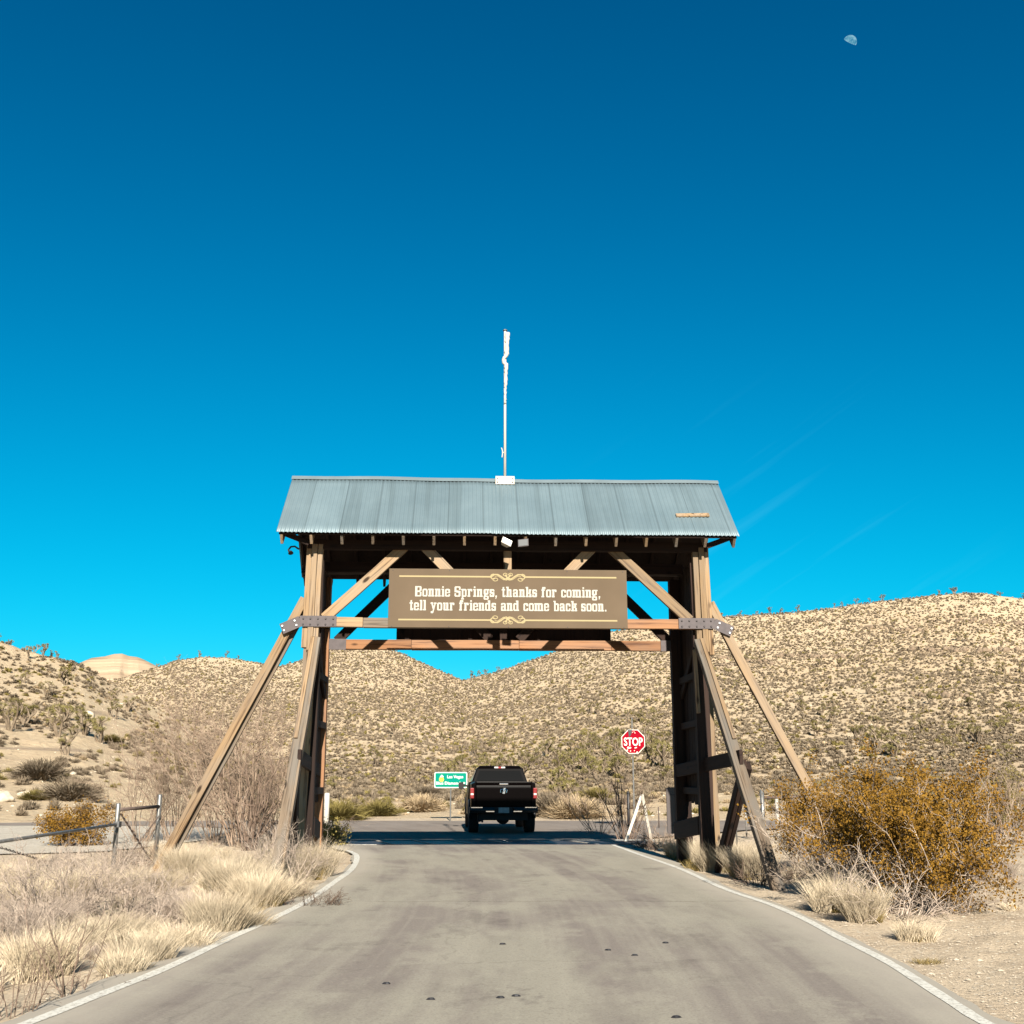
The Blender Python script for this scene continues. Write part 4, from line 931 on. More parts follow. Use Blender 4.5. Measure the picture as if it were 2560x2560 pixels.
cable(D(1908,2000,31)-off, D(1990,2062,31.2)-off, .01).build('brace_cable', M['rusty'], fr_)
pole('white_post', 1941, 1996, 34, .05, M['white_worn'], 'peeling white post behind the ochre bush, beside the pipe fence')

# ------------------------------------------------------------------ moon
mdir = Vector(ray(2125, 105)).normalized(); MD = 6000.0; MR = 15.0/FPX*MD*.97
mo_m, n, b = newmat('moon_glow'); em = n.nodes.new('ShaderNodeEmission'); tc = texco(n)
mc = ramp(n, noise(n, tc, .055, 5, .6), [(0.38, (.05,.26,.42)), (0.52, (.17,.42,.55)), (.65, (.30,.56,.70))]); n.links.new(mc, em.inputs[0]); em.inputs[1].default_value = 2**-EXPO*1.0
n.links.new(em.outputs[0], n.nodes['Material Output'].inputs[0])
V = []; F = []; NU, NV_ = 30, 14      # the lit part of the globe: limb to terminator
for j in range(NV_+1):
    for i in range(NU+1):
        a = math.pi*i/NU; t = -1+ 2*j/NV_     # along limb / from terminator to limb
        ph = -0.14 + (1.14)*j/NV_             # terminator slightly past the middle
        x = math.cos(a)*MR; yy = math.sin(a)*MR*ph; zz = math.sqrt(max(0, MR*MR-x*x-yy*yy)); V.append((x, yy, zz))
F = [(j*(NU+1)+i, j*(NU+1)+i+1, (j+1)*(NU+1)+i+1, (j+1)*(NU+1)+i) for j in range(NV_) for i in range(NU)]
o = meshobj('moon', npmesh('moon', V, F), mo_m, smooth=True)
z_ = -mdir; x_ = Vector((1,0,0)); x_ = (x_-z_*x_.dot(z_)).normalized(); y_ = z_.cross(x_)
Mx = Matrix((x_, y_, z_)).transposed().to_4x4(); Mx.translation = mdir*MD + Vector((0,0,CAM_H))
o.matrix_world = Mx @ Matrix.Rotation(R(-24), 4, 'Z')
o.visible_shadow = True
tag(o, 'pale half moon high in the blue sky at the upper right', 'moon')
# ------------------------------------------------------------------ plants
def tuft_tpl(n, w_, h_, bw, seed, droop=.2):
    """rounded shrub of many narrow blades rising from the root: (V, quads)"""
    r = np.random.default_rng(seed); V = []; F = []
    for i in range(n):
        a = r.uniform(0, 2*math.pi); e = np.arccos(r.uniform(0.05, 1)); L = r.uniform(.65, 1.05)
        d = np.array([math.sin(e)*math.cos(a)*w_, math.sin(e)*math.sin(a)*w_, math.cos(e)*h_])*L
        s = np.array([math.cos(a+1.6+r.normal()*.6), math.sin(a+1.6+r.normal()*.6), r.normal()*.4])*bw
        b0 = d*r.uniform(.25, .5); b0[2] *= .8; b0 = b0 + r.normal(size=3)*.04*w_; k = len(V)
        mid = (b0+d)/2 + r.normal(size=3)*.05
        V += [b0-s*.5, b0+s*.5, mid+s*.7, mid-s*.7, d+s*.15, d-s*.15]; F += [(k,k+1,k+2,k+3),(k+3,k+2,k+4,k+5)]
    return np.array(V), np.array(F)
def merge(tpls, idx, P, S, A, zs=1.0):
    Vs = []; Fs = []; b = 0
    for t in range(len(tpls)):
        sel = np.where(idx == t)[0]
        if not len(sel): continue
        V, F = tpls[t]; ca = np.cos(A[sel])[:,None]; sa = np.sin(A[sel])[:,None]; s = S[sel][:,None]
        X = (V[None,:,0]*ca - V[None,:,1]*sa)*s + P[sel,0][:,None]; Y = (V[None,:,0]*sa + V[None,:,1]*ca)*s + P[sel,1][:,None]
        Z = V[None,:,2]*s*zs + P[sel,2][:,None]; Vs.append(np.stack([X,Y,Z],-1).reshape(-1,3))
        o_ = (np.arange(len(sel))*len(V))[:,None,None] + F[None]; Fs.append(o_.reshape(-1,F.shape[1]) + b); b += len(sel)*len(V)
    return np.concatenate(Vs), np.concatenate(Fs)
def in_poly(u, v, poly):
    ins = np.zeros(len(u), bool); j = len(poly)-1
    for i in range(len(poly)):
        xi, yi = poly[i]; xj, yj = poly[j]
        c = ((yi > v) != (yj > v)) & (u < (xj-xi)*(v-yi)/(yj-yi+1e-9)+xi); ins ^= c; j = i
    return ins
trail = [(150,1790),(250,1765),(330,1728),(345,1745),(290,1790),(360,1815),(300,1850),(150,1900),(0,1925),(0,1875),(130,1850),(180,1815)]
def scatter(n, r0, r1, seed, pw=2.0, az=27.5):
    r = np.random.default_rng(seed)
    rr = (r.uniform(0, 1, n)*(r1**pw - r0**pw) + r0**pw)**(1/pw); aa = r.uniform(-R(az), R(az), n)
    x = rr*np.sin(aa); y = rr*np.cos(aa); z = ground_z(x, y); return x, y, z, rr, r
def on_front(x, y, z, rr):
    # keep only what faces the viewpoint side of the hills (the far sides are never built up with plants)
    az = np.arctan2(x, y); Tm = np.interp(az, skyM[0], skyM[1]); t = (z-CAM_H)/rr
    Rm = np.interp(az, rMaz, rM[1]); Ta = np.interp(az, skyA[0], skyA[1])
    ra = (rr > 185) & (Ta*185*.0 + Ta > Tm-.01) & ((rr < 420))
    return (rr < Rm*1.02) & ~((rr > 190) & (Ta > t))
nearT = [tuft_tpl(210, .62, .55, .035, 11), tuft_tpl(190, .72, .48, .035, 12), tuft_tpl(230, .55, .62, .032, 13), tuft_tpl(170, .5, .42, .035, 14)]
farT = [tuft_tpl(48, .60, .54, .12, 21), tuft_tpl(44, .70, .48, .12, 22), tuft_tpl(48, .52, .60, .11, 23)]
vfar = [tuft_tpl(22, .60, .60, .20, 31), tuft_tpl(20, .66, .54, .20, 32)]
def shrubs(kind, total, seed, matk, label, cnt, pw, smin, smax, group):
    x, y, z, rr, r = scatter(total, 49, 470, seed, pw)
    keep = on_front(x, y, z, rr); u, v = proj(x, y, z); keep &= ~in_poly(u, v, trail)
    patch = fbm(x, y, .03, 3, seed) + .8*fbm(x, y, .15, 2, seed+5) + .16
    az = np.arctan2(x, y); patch = patch - np.where(rr < 130, (130-rr)/65*.55+.12, 0) - np.where((az < -.24) & (rr < 230), .42, 0)
    keep &= patch > r.uniform(-.85, .15, len(x))
    x, y, z, rr = x[keep], y[keep], z[keep], rr[keep]; o_ = np.argsort(rr); x, y, z, rr = x[o_], y[o_], z[o_], rr[o_]
    S = r.uniform(smin, smax, len(x))*(.8+.5*r.random(len(x))**2); A = r.uniform(0, 6.28, len(x)); z = z-.05
    metas = []
    for i, (V, F) in enumerate(nearT): metas.append(npmesh(kind, V, F)); metas[-1].materials.append(M[matk])
    for i in range(min(cnt, len(x))):
        o = bpy.data.objects.new(kind, metas[int(r.integers(4))]); C.objects.link(o); o.location = (x[i], y[i], z[i]); s = S[i]
        o.scale = (s, s, s*r.uniform(.95, 1.35)); o.rotation_euler = (0,0,A[i]); tag(o, label, 'shrub', group)
    P = np.stack([x, y, z], -1)[cnt:]; S = S[cnt:]; A = A[cnt:]; rr = rr[cnt:]
    idx = np.where(rr < 115, 0, np.where(rr < 200, 4, 7)) + r.integers(0, 2, len(rr))
    V, F = merge(nearT + farT + vfar, idx, P, S, A, 1.2)
    o = meshobj(kind, npmesh(kind, V, F), M[matk]); tag(o, 'countless '+label.split(' ', 1)[1], 'shrubs', kind='stuff')
    return len(x)
print('shrubs', shrubs('desert_shrub', 95000, 101, 'sh_grey', 'low grey brown shrub dotting the sandy hillside behind the highway', 170, 1.85, .38, .98, 'grey brown hillside shrubs'),
      shrubs('olive_shrub', 12000, 202, 'sh_olive', 'low olive green shrub among the grey ones on the hillside', 90, 1.65, .4, 1.0, 'olive hillside shrubs'),
      shrubs('straw_tuft', 14000, 303, 'sh_tan', 'low straw coloured tuft scattered over the hillside', 40, 1.5, .35, .8, 'straw hillside tufts'))

# rocks on the hills
def rock_tpl(seed, flat=.6):
    r = np.random.default_rng(seed); bm = bmesh.new(); bmesh.ops.create_icosphere(bm, subdivisions=1, radius=1)
    for v in bm.verts: v.co = Vector((v.co.x*(1+r.normal()*.18), v.co.y*(1+r.normal()*.18), v.co.z*flat*(1+r.normal()*.2)))
    V = np.array([v.co[:] for v in bm.verts]); F = np.array([[v.index for v in f.verts] for f in bm.faces]); bm.free(); return V, F
rt = [rock_tpl(i, .55) for i in range(4)]
x, y, z, rr, r = scatter(12000, 48, 440, 77, 1.8); keep = on_front(x, y, z, rr); x, y, z = x[keep], y[keep], z[keep]
V, F = merge(rt, r.integers(0, 4, len(x)), np.stack([x,y,z],-1), r.uniform(.04,.14,len(x))*(1+1.5*(r.random(len(x))>.985)), r.uniform(0,6,len(x)))
tag(meshobj('rubble', npmesh('rubble', V, F), M['rock']), 'pale rocks strewn over the hillside', 'rocks', kind='stuff')
# rock ledges: rows of dark blocks following the slope's level
V_, F_ = [], []
LP = []; LS = []; rl = np.random.default_rng(5)
for (u0, u1, v0, v1, n_) in ((2260,2560,1626,1628,60),(2390,2560,1552,1560,26),(1940,2150,1640,1645,36),(2150,2330,1568,1580,16),(2280,2440,1740,1742,14),(1800,1950,1646,1662,14)):
    for i in range(n_):
        u = rl.uniform(u0, u1); v = v0+(v1-v0)*(u-u0)/(u1-u0)+rl.normal()*2; a = math.atan2(*ray(u, v)[:2]); tt = ray(u, v)[2]/math.hypot(*ray(u, v)[:2])
        rs = np.linspace(60, 430, 1200); zz = ground_z(np.sin(a)*rs, np.cos(a)*rs); k = np.where((zz-CAM_H)/rs >= tt)[0]
        if len(k): LP.append((math.sin(a)*rs[k[0]], math.cos(a)*rs[k[0]], zz[k[0]]+.1)); LS.append(rl.uniform(.35,1.0))
V, F = merge([rock_tpl(40+i, .9) for i in range(4)], rl.integers(0,4,len(LP)), np.array(LP), np.array(LS), rl.uniform(0,6,len(LP)))
tag(meshobj('rock_ledge', npmesh('rock_ledge', V, F), M['rock_dark']), 'broken brown rock ledges running level across the right hill', 'rocks', kind='stuff')
def hit(u, v, rmin=45, rmax=440):
    dx, dy, dz = ray(u, v); a = math.atan2(dx, dy); tt = dz/math.hypot(dx, dy); rs = np.linspace(rmin, rmax, 1600)
    zz = ground_z(np.sin(a)*rs, np.cos(a)*rs); k = np.where((zz-CAM_H)/rs >= tt)[0]
    i = k[0] if len(k) else int(np.argmax((zz-CAM_H)/rs)); return Vector((math.sin(a)*rs[i], math.cos(a)*rs[i], zz[i]))
for (u, v, s, lab) in ((66,1985,.42,'large white boulder beside a shrub left of the highway'),(8,1996,.5,'white boulder at the left edge across the highway'),(222,1786,.8,'pale flat boulder on the sandy slope at left')):
    bm = bmesh.new(); bmesh.ops.create_icosphere(bm, subdivisions=3, radius=1); rb = np.random.default_rng(int(u))
    ph = rb.uniform(0, 6, 6)
    for q in bm.verts:
        k = 1+.13*math.sin(q.co.x*3+ph[0])+.10*math.sin(q.co.y*4+ph[1])+.08*math.sin(q.co.z*5+ph[2]); q.co = Vector((q.co.x*k, q.co.y*k*.8, q.co.z*k*.68))
    me = bpy.data.meshes.new('boulder'); bm.to_mesh(me); bm.free(); o = meshobj('boulder', me, M['rock'], smooth=True)
    p = hit(u, v+8); o.location = p+Vector((0,0,.2*s)); o.scale = (s,)*3; tag(o, lab, 'boulder')

# Joshua trees
def tube_np(polys, n=4):
    """polys: list of (pts array, radii array) -> V, F quads"""
    V = []; F = []; b = 0
    for P, rad in polys:
        P = np.asarray(P, float); m_ = len(P); Dv = np.gradient(P, axis=0); Dv /= np.linalg.norm(Dv, axis=1, keepdims=True)+1e-9
        ref = np.array([.31,.22,.92]) if abs(Dv[0,2]) < .85 else np.array([.9,.3,.1])
        A = np.cross(Dv, ref); A /= np.linalg.norm(A, axis=1, keepdims=True)+1e-9; B_ = np.cross(Dv, A)
        t = np.arange(n)*2*math.pi/n; ring = (A[:,None]*np.cos(t)[None,:,None] + B_[:,None]*np.sin(t)[None,:,None])*np.asarray(rad)[:,None,None] + P[:,None]
        V.append(ring.reshape(-1,3)); i = np.arange(m_-1)[:,None]*n; j = np.arange(n)[None]; j2 = (j+1)%n
        F.append((np.stack([i+j,i+j2,i+n+j2,i+n+j],-1)+b).reshape(-1,4)); b += m_*n
    return np.concatenate(V), np.concatenate(F)
def joshua(seed):
    r = np.random.default_rng(seed); polys = []; tips = []
    def br(p, d, L, rad, dep):
        pts = [p]; 
        for i in range(4):
            d = d + r.normal(size=3)*.12; d[2] += .10; d = d/np.linalg.norm(d); pts.append(pts[-1]+d*L/4)
        polys.append((pts, np.linspace(rad, rad*.8, 5)))
        if dep == 0: tips.append((pts[-2], pts[-1], d)); return
        for k in range(int(r.integers(2, 4))):
            a = r.uniform(0, 6.28); nd = d*.55 + np.array([math.cos(a), math.sin(a), .25])*.75; br(pts[-1], nd/np.linalg.norm(nd), L*r.uniform(.55,.8), rad*.78, dep-1)
    for k in range(int(r.integers(2, 5))):
        a = r.uniform(0, 6.28); sp = r.uniform(.1, .6); br(np.array([.12*math.cos(a), .12*math.sin(a), -.1]), np.array([math.cos(a)*sp, math.sin(a)*sp, 1.]), r.uniform(.6,1.15), .10, 2 if k < 2 else 1)
    VT, FT = tube_np(polys, 6)
    V = []; F = []
    for a_, b_, d in tips:
        for k in range(34):
            q = r.normal(size=3); q /= np.linalg.norm(q); q = q*.8 + d*.55; q /= np.linalg.norm(q); c = a_ + (b_-a_)*r.uniform(0, 1.25)
            s = np.cross(q, r.normal(size=3)); s = s/np.linalg.norm(s)*.022; e = c+q*r.uniform(.20,.34); i = len(V)
            V += [c-s, c+s, e+s*.2, e-s*.2]; F.append((i,i+1,i+2,i+3))
    return (VT, FT), (np.array(V), np.array(F))
jt = []
for sd_ in range(1, 8):
    (a, b_), (c_, d_) = joshua(sd_); m1 = npmesh('trunk', a, b_); m1.materials.append(M['bark']); m2 = npmesh('crown', c_, d_); m2.materials.append(M['yucca']); jt.append((m1, m2))
def put_joshua(p, s, rz, k, label, group=None):
    rt_ = empty('joshua_tree', p, rz, label, 'joshua tree', group); rt_.scale = (s*.98, s*.98, s*.9)
    for nm, me in zip(('trunk','crown'), jt[k % 7]):
        o = bpy.data.objects.new(nm, me); C.objects.link(o); o.parent = rt_
    return rt_
near_j = [(1172,2046,1.0,0,'joshua tree just left of the truck behind the green road sign'),(165,1888,1.1,1,'joshua tree on the sand above the dark shrubs at far left'),
 (215,1838,.8,2,'small leaning joshua tree on the sandy slope at left'),(62,1812,1.25,3,'broad joshua tree low on the left hill'),(1400,2010,1.5,4,'branching joshua tree just right of the truck roof'),
 (1655,1965,1.15,5,'dense joshua tree between the stop sign and the right gateway leg'),(985,1920,1.0,1,'joshua tree above the road between left leg and truck'),(835,1980,.9,6,'joshua tree beside the left gateway leg by the white post'),
 (105,1642,1.0,0,'tallest joshua tree on the left hill skyline'),(2448,1858,1.2,2,'big joshua tree on the lower right hill near the edge'),(2386,1482,1.6,3,'lone joshua tree on top of the right hill'),(2210,1850,1.0,4,'joshua tree on the hill above the ochre bush')]
for i, (u, v, s, k, lab) in enumerate(near_j):
    p = hit(u, v, 46); put_joshua(p, s*(.75 if v > 1900 else 1.0), i*1.7, k, lab)
r = np.random.default_rng(55); cnt = 0
zones = [(1180,1560,1850,1960,50),(1560,1680,1760,1960,10),(830,1170,1800,1990,12),(1780,2560,1640,1900,60),(0,330,1640,1860,14),(1180,1700,1700,1830,10),(820,1150,1760,1850,6),(1900,2560,1560,1640,8)]
for (u0, u1, v0, v1, n_) in zones:
    for i in range(n_):
        p = hit(r.uniform(u0, u1), r.uniform(v0, v1), 48)
        put_joshua(p, r.uniform(.75, 1.4), r.uniform(0, 6.28), int(r.integers(7)), 'joshua tree growing among the shrubs on the hillside', 'joshua trees on the hills')
for u in [25,60,120,138,160,175,420,470,520,585,615,1180,1200,1215,1245,1680,1795,1840,1880,1912,1940,1980,2070,2090,2125,2160,2190,2330,2480,2540]:
    p = hit(u, 1300, 60); put_joshua(p, r.uniform(.45, .8) if u < 330 else r.uniform(.7, 1.3), r.uniform(0, 6.28), int(r.integers(7)), 'joshua tree growing on the hill skyline', 'joshua trees on the skyline')

# ---- foreground plants
def place(u, v): 
    x, y = G(u, v, -.05); return Vector((x, y, gz(x, y)-.02))
def grass_mesh(n, rad_, h_, seed, lean=.35, wdt=.009, base_dark=True):
    r = np.random.default_rng(seed); a = r.uniform(0, 6.28, n); q = rad_*np.sqrt(r.random(n))*.75
    # several rootstocks give the clump lobes
    rad_ = rad_*.85; lob = r.normal(size=(5,2))*rad_*.36; li = r.integers(0,5,n)
    bx = np.cos(a)*q*.55+lob[li,0]; by = np.sin(a)*q*.55+lob[li,1]
    da = a + r.normal(size=n)*.8; out_ = lean*(.35+q/rad_)*(.6+.8*r.random(n)); L = h_*(.35+.7*r.random(n)**.8)*(.8+.35*r.random(5))[li]
    d = np.stack([np.cos(da)*out_, np.sin(da)*out_, np.ones(n)], -1); d /= np.linalg.norm(d, axis=1, keepdims=True)
    sa = r.uniform(0, 6.28, n); s = np.stack([np.cos(sa), np.sin(sa), np.zeros(n)], -1)*wdt*.5
    cur = r.uniform(.0, .36, n); V = []; ts = (0, .35, .7, 1.0); ws = (1, .9, .6, .12)
    for t, w_ in zip(ts, ws):
        p = np.stack([bx, by, np.zeros(n)], -1) + d*(L*t)[:,None]; p[:,0] += np.cos(da)*L*cur*t*t; p[:,1] += np.sin(da)*L*cur*t*t; p[:,2] -= L*.10*t*t
        V.append(p-s*w_); V.append(p+s*w_)
    V = np.stack(V, 1).reshape(-1, 3); k = (np.arange(n)*8)[:,None,None]
    F = (k + np.array([[0,1,3,2],[2,3,5,4],[4,5,7,6]])[None]).reshape(-1,4); return V, F
def clump(name, u, v, rad_, h_, n, seed, label, matk='straw', lean=.35, wdt=.0055, green=0.25, cat='grass'):
    n = int(n*1.9); p = place(u, v); V, F = grass_mesh(n, rad_, h_, seed, lean, wdt); 
    o = empty(name, p, 0, label, cat); meshobj('blades', npmesh('blades', V, F), M[matk], o)
    if green:
        V, F = grass_mesh(int(n*green), rad_*.8, h_*.5, seed+1, lean*1.1, wdt*1.2); meshobj('base_leaves', npmesh('base_leaves', V, F), M['straw_base'], o)
    return o
def shrub_mesh(seed, nst, h_, spread, depth, rad_=.012, segs=4, kids=(3,5), up=.25, wig=.22, ratio=.55, n=3):
    r = np.random.default_rng(seed); polys = []; tips = []
    def br(p, d, L, rd, dep):
        pts = [p]; ds = []
        for i in range(segs):
            d = d + r.normal(size=3)*wig; d[2] += up*.3; d = d/np.linalg.norm(d); pts.append(pts[-1]+d*L/segs); ds.append(d)
        polys.append((pts, np.linspace(rd, rd*.45, segs+1)))
        if dep == 0: tips.append((pts[-1], d)); tips.append((pts[len(pts)//2], d)); return
        for k in range(int(r.integers(*kids))):
            i = int(r.integers(1, segs+1)); nd = ds[i-1] + r.normal(size=3)*.55; nd[2] += up*.4; nd /= np.linalg.norm(nd)
            br(pts[i], nd, L*ratio*r.uniform(.7,1.2), rd*.55, dep-1)
    for k in range(nst):
        a = r.uniform(0, 6.28); sp = spread*math.sqrt(r.random()); d = np.array([math.cos(a)*sp, math.sin(a)*sp, 1.]); d /= np.linalg.norm(d)
        br(np.array([math.cos(a)*.06*nst**.5*r.random(), math.sin(a)*.06*nst**.5*r.random(), -.05]), d, h_*r.uniform(.55,.8), rad_*r.uniform(.7,1.2), depth)
    V, F = tube_np(polys, n); return V, F, tips
def bare(name, u, v, seed, label, matk='twig', cat='bush', loc=None, **k):
    p = loc or place(u, v); V, F, t = shrub_mesh(seed, **k); o = meshobj(name, npmesh(name, V, F), M[matk]); o.location = p; tag(o, label, cat); return o
def leafy(name, u, v, seed, label, leafmat, twigmat, nleaf, lsize, lspread, fn=None, cat='bush', **k):
    p = place(u, v); o = empty(name, p, 0, label, cat); V, F, tips = shrub_mesh(seed, **k)
    meshobj('branches', npmesh('branches', V, F), M[twigmat], o)
    r = np.random.default_rng(seed+9); T = np.array([t[0] for t in tips]); T = T[r.random(len(T)) < .45] if len(T) > 600 else T
    if fn is not None: T = T[fn(T)]
    c = T[r.integers(0, len(T), nleaf)] + r.normal(size=(nleaf,3))*lspread; c = c[c[:,2] > .03]; m_ = len(c)
    q = r.normal(size=(m_,3)); q[:,2] += .5; q /= np.linalg.norm(q,axis=1,keepdims=True); s = np.cross(q, r.normal(size=(m_,3))); s /= np.linalg.norm(s,axis=1,keepdims=True)
    L = lsize*r.uniform(.6,1.4,(m_,1)); V = np.stack([c-s*L*.25, c+q*L*.5-s*L*.4, c+q*L, c+q*L*.5+s*L*.4], 1).reshape(-1,3); F = np.arange(m_*4).reshape(-1,4)
    meshobj('foliage', npmesh('foliage', V, F), M[leafmat], o); return o

# right: the big ochre bush, grass clumps, greys
leafy('creosote_bush', 2250, 2262, 41, 'big ochre leafed bush with bare lower branches right of the gateway', 'creosote', 'twig', 44000, .030, .065,
      fn=lambda T: ((T[:,2] > .75) | (T[:,0] > .55)) & (np.sin(T[:,0]*7.1+1)*np.sin(T[:,2]*6.3+T[:,1]*4) < .55), nst=34, h_=1.72, spread=1.15, depth=3, rad_=.016, kids=(3,5), up=.22, wig=.16, ratio=.52)
leafy('creosote_bush', 2360, 2285, 49, 'ochre bush leaning low at the right end of the big one', 'creosote', 'twig', 20000, .030, .065,
      nst=22, h_=1.45, spread=.85, depth=3, rad_=.012, kids=(3,5), up=.18, wig=.18, ratio=.5)
leafy('creosote_bush', 2035, 2180, 44, 'smaller ochre bush at the foot of the right outer brace', 'creosote', 'twig_dark', 14000, .032, .08,
      nst=16, h_=1.45, spread=.75, depth=3, rad_=.014, kids=(3,4), up=.22, wig=.16, ratio=.5)
bare('dead_bush', 2120, 2236, 61, 'pale bare twiggy bush in front of the ochre bush', 'twig', nst=34, h_=1.35, spread=1.0, depth=3, rad_=.009, kids=(3,5), up=.12, wig=.2, ratio=.5)
bare('dead_bush', 2235, 2300, 62, 'low tangle of dead grey branches beneath the ochre bush', 'twig', nst=34, h_=.80, spread=1.5, depth=2, rad_=.010, kids=(3,5), up=.0, wig=.28, ratio=.6)
bare('dead_bush', 2080, 2205, 63, 'thin upright bare shrub behind the grass clump on the right', 'twig', nst=14, h_=1.5, spread=.55, depth=3, rad_=.009, kids=(3,4), up=.2, wig=.15, ratio=.45)
clump('grass_clump', 1800, 2178, .50, .62, 2600, 71, 'long pale straw grass clump below the right gateway leg')
clump('grass_clump', 1740, 2160, .26, .55, 900, 79, 'narrow grass clump against the base of the right gateway post')
clump('grass_clump', 1872, 2196, .42, .60, 2000, 72, 'straw grass clump just left of the foot of the forward brace')
clump('grass_clump', 2085, 2282, .24, .50, 1600, 73, 'straw grass clump with greenish base, nearer the road on the right')
clump('grass_clump', 2160, 2308, .24, .44, 1500, 74, 'leaning pale grass clump in front of the dead branches')
clump('grass_clump', 2290, 2350, .20, .26, 600, 75, 'low sparse grass tuft at the right in front of the ochre bush', green=.1)
clump('grass_clump', 2315, 2410, .12, .10, 140, 76, 'tiny tuft on the pale gravel right of the road line', 'straw_base', .8, green=0)
clump('grass_clump', 2470, 2195, .5, .45, 1500, 77, 'pale grey grass mound at the right behind the ochre bush', 'twig', .5, green=0)
bare('dead_bush', 1895, 2212, 64, 'small dark twiggy bush at the foot of the forward brace', 'twig_dark', nst=22, h_=.5, spread=.8, depth=2, rad_=.008, up=.1, wig=.2)
bare('dead_bush', 1960, 2195, 65, 'low brown brush between the brace foot and the ochre bush', 'twig_pink', nst=26, h_=.55, spread=1.1, depth=2, rad_=.007, up=.05, wig=.25)
bare('dead_bush', 2510, 2110, 66, 'brownish bare shrub at the right edge with one pale crooked branch', 'twig_pink', nst=26, h_=2.0, spread=.8, depth=3, rad_=.014, up=.15, wig=.2, ratio=.5)
leafy('creosote_bush', 2500, 2085, 46, 'distant ochre shrub by the right edge behind the bare one', 'sh_olive', 'twig_dark', 5000, .06, .12, nst=14, h_=1.6, spread=.8, depth=2, rad_=.012, kids=(4,6))
bare('dead_bush', 1568, 2104, 67, 'tall bare stems rising beside the white barrier frame', 'twig_dark', nst=22, h_=2.3, spread=.55, depth=1, rad_=.016, kids=(3,5), up=.12, wig=.07, ratio=.35)
bare('dead_bush', 1500, 2088, 68, 'thin rusty bare shrub at the right shoulder beyond the shadow', 'twig_pink', nst=18, h_=2.0, spread=.8, depth=2, rad_=.010, kids=(3,5), up=.12, wig=.1, ratio=.4)
bare('dead_bush', 1655, 2118, 69, 'low grey brush below the back of the narrow sign', 'twig_pink', nst=36, h_=.75, spread=1.3, depth=2, rad_=.009, up=.05, wig=.2)
bare('dead_bush', 1620, 2126, 70, 'dark low brush in shade at the right road shoulder', 'twig_dark', nst=30, h_=.45, spread=1.6, depth=2, rad_=.010, up=.0, wig=.25)
clump('grass_clump', 1690, 2150, .28, .5, 1000, 78, 'dry grass clump at the road edge left of the right gateway post')

# left: thicket, grasses, greys
bare('bare_thicket', 605, 2120, 81, 'tall bare thicket with dark stems behind the long side brace', 'twig_pink', nst=30, h_=3.7, spread=.55, depth=4, rad_=.020, segs=5, kids=(3,5), up=.14, wig=.10, ratio=.5)
bare('bare_thicket', 625, 2128, 86, 'dark main stems standing inside the tall thicket by the side brace', 'twig_dark', nst=10, h_=2.4, spread=.35, depth=2, rad_=.030, segs=5, kids=(2,4), up=.2, wig=.10, ratio=.5)
bare('bare_thicket', 440, 2105, 82, 'lighter bare thicket left of the dark stemmed one', 'twig_pink', nst=34, h_=3.9, spread=.62, depth=4, rad_=.012, segs=5, kids=(3,5), up=.14, wig=.10, ratio=.48)
bare('bare_thicket', 350, 2108, 87, 'airy bare thicket behind the pipe fence bay', 'twig_pink', nst=24, h_=3.0, spread=.6, depth=4, rad_=.011, segs=5, kids=(3,4), up=.14, wig=.10, ratio=.5)
bare('bare_thicket', 540, 2112, 88, 'bare thicket between the airy one and the dark stems', 'twig_pink', nst=24, h_=3.6, spread=.6, depth=4, rad_=.012, segs=5, kids=(3,4), up=.14, wig=.10, ratio=.5)
bare('bare_thicket', 700, 2115, 83, 'lower bare thicket against the left gateway leg', 'twig_pink', nst=30, h_=2.8, spread=.8, depth=4, rad_=.011, segs=5, kids=(3,5), up=.1, wig=.13, ratio=.5)
leafy('creosote_bush', 195, 2118, 84, 'ochre shrub behind the pipe barrier at left', 'creosote', 'twig_dark', 9000, .04, .08, nst=20, h_=.95, spread=.75, depth=2, rad_=.012, kids=(4,6))
leafy('green_shrub', 812, 2118, 85, 'olive green shrub at the road edge by the left gateway leg', 'sh_olive', 'twig_dark', 6500, .04, .06, nst=26, h_=.62, spread=.8, depth=2, rad_=.008, kids=(4,6))
clump('grass_clump', 465, 2196, .42, .62, 2400, 91, 'round straw grass clump at the foot of the long side brace')
clump('grass_clump', 560, 2250, .45, .66, 2600, 92, 'large straw grass clump in the middle of the left verge')
clump('grass_clump', 655, 2275, .38, .58, 2300, 93, 'straw grass clump nearest the white line on the left verge')
clump('grass_clump', 540, 2335, .36, .48, 1900, 94, 'low straw grass clump with green base near the left road line', green=.45)
clump('grass_clump', 780, 2200, .40, .70, 2400, 95, 'windswept golden grass clump at the left gateway leg by the line')
clump('grass_clump', 640, 2215, .40, .66, 1800, 96, 'pale straw clump behind the largest one on the left verge')
clump('grass_clump', 365, 2410, .26, .38, 1100, 97, 'small straw tuft on open soil near the lower left')
clump('grass_clump', 300, 2440, .24, .30, 700, 98, 'thin low tuft beside the road at the lower left', green=.4)
clump('grass_clump', 105, 2440, .26, .42, 1300, 99, 'rounded grass clump behind bare sticks at the lower left')
clump('grass_clump', 20, 2225, .5, .5, 2000, 100, 'yellow grass mound at the far left below the pipe barrier')
clump('grass_clump', 415, 2150, .4, .5, 1500, 110, 'straw clump behind the foot of the long side brace')
GR = dict(depth=3, segs=4, kids=(3,5), ratio=.5)
bare('dead_bush', 300, 2290, 111, 'wide grey dead bush in the middle of the left verge', 'twig', nst=44, h_=.80, spread=1.3, rad_=.008, up=.05, wig=.2, **GR)
bare('dead_bush', 130, 2300, 112, 'large pale grey dead bush at the left edge', 'twig', nst=50, h_=1.0, spread=1.1, rad_=.008, up=.1, wig=.18, **GR)
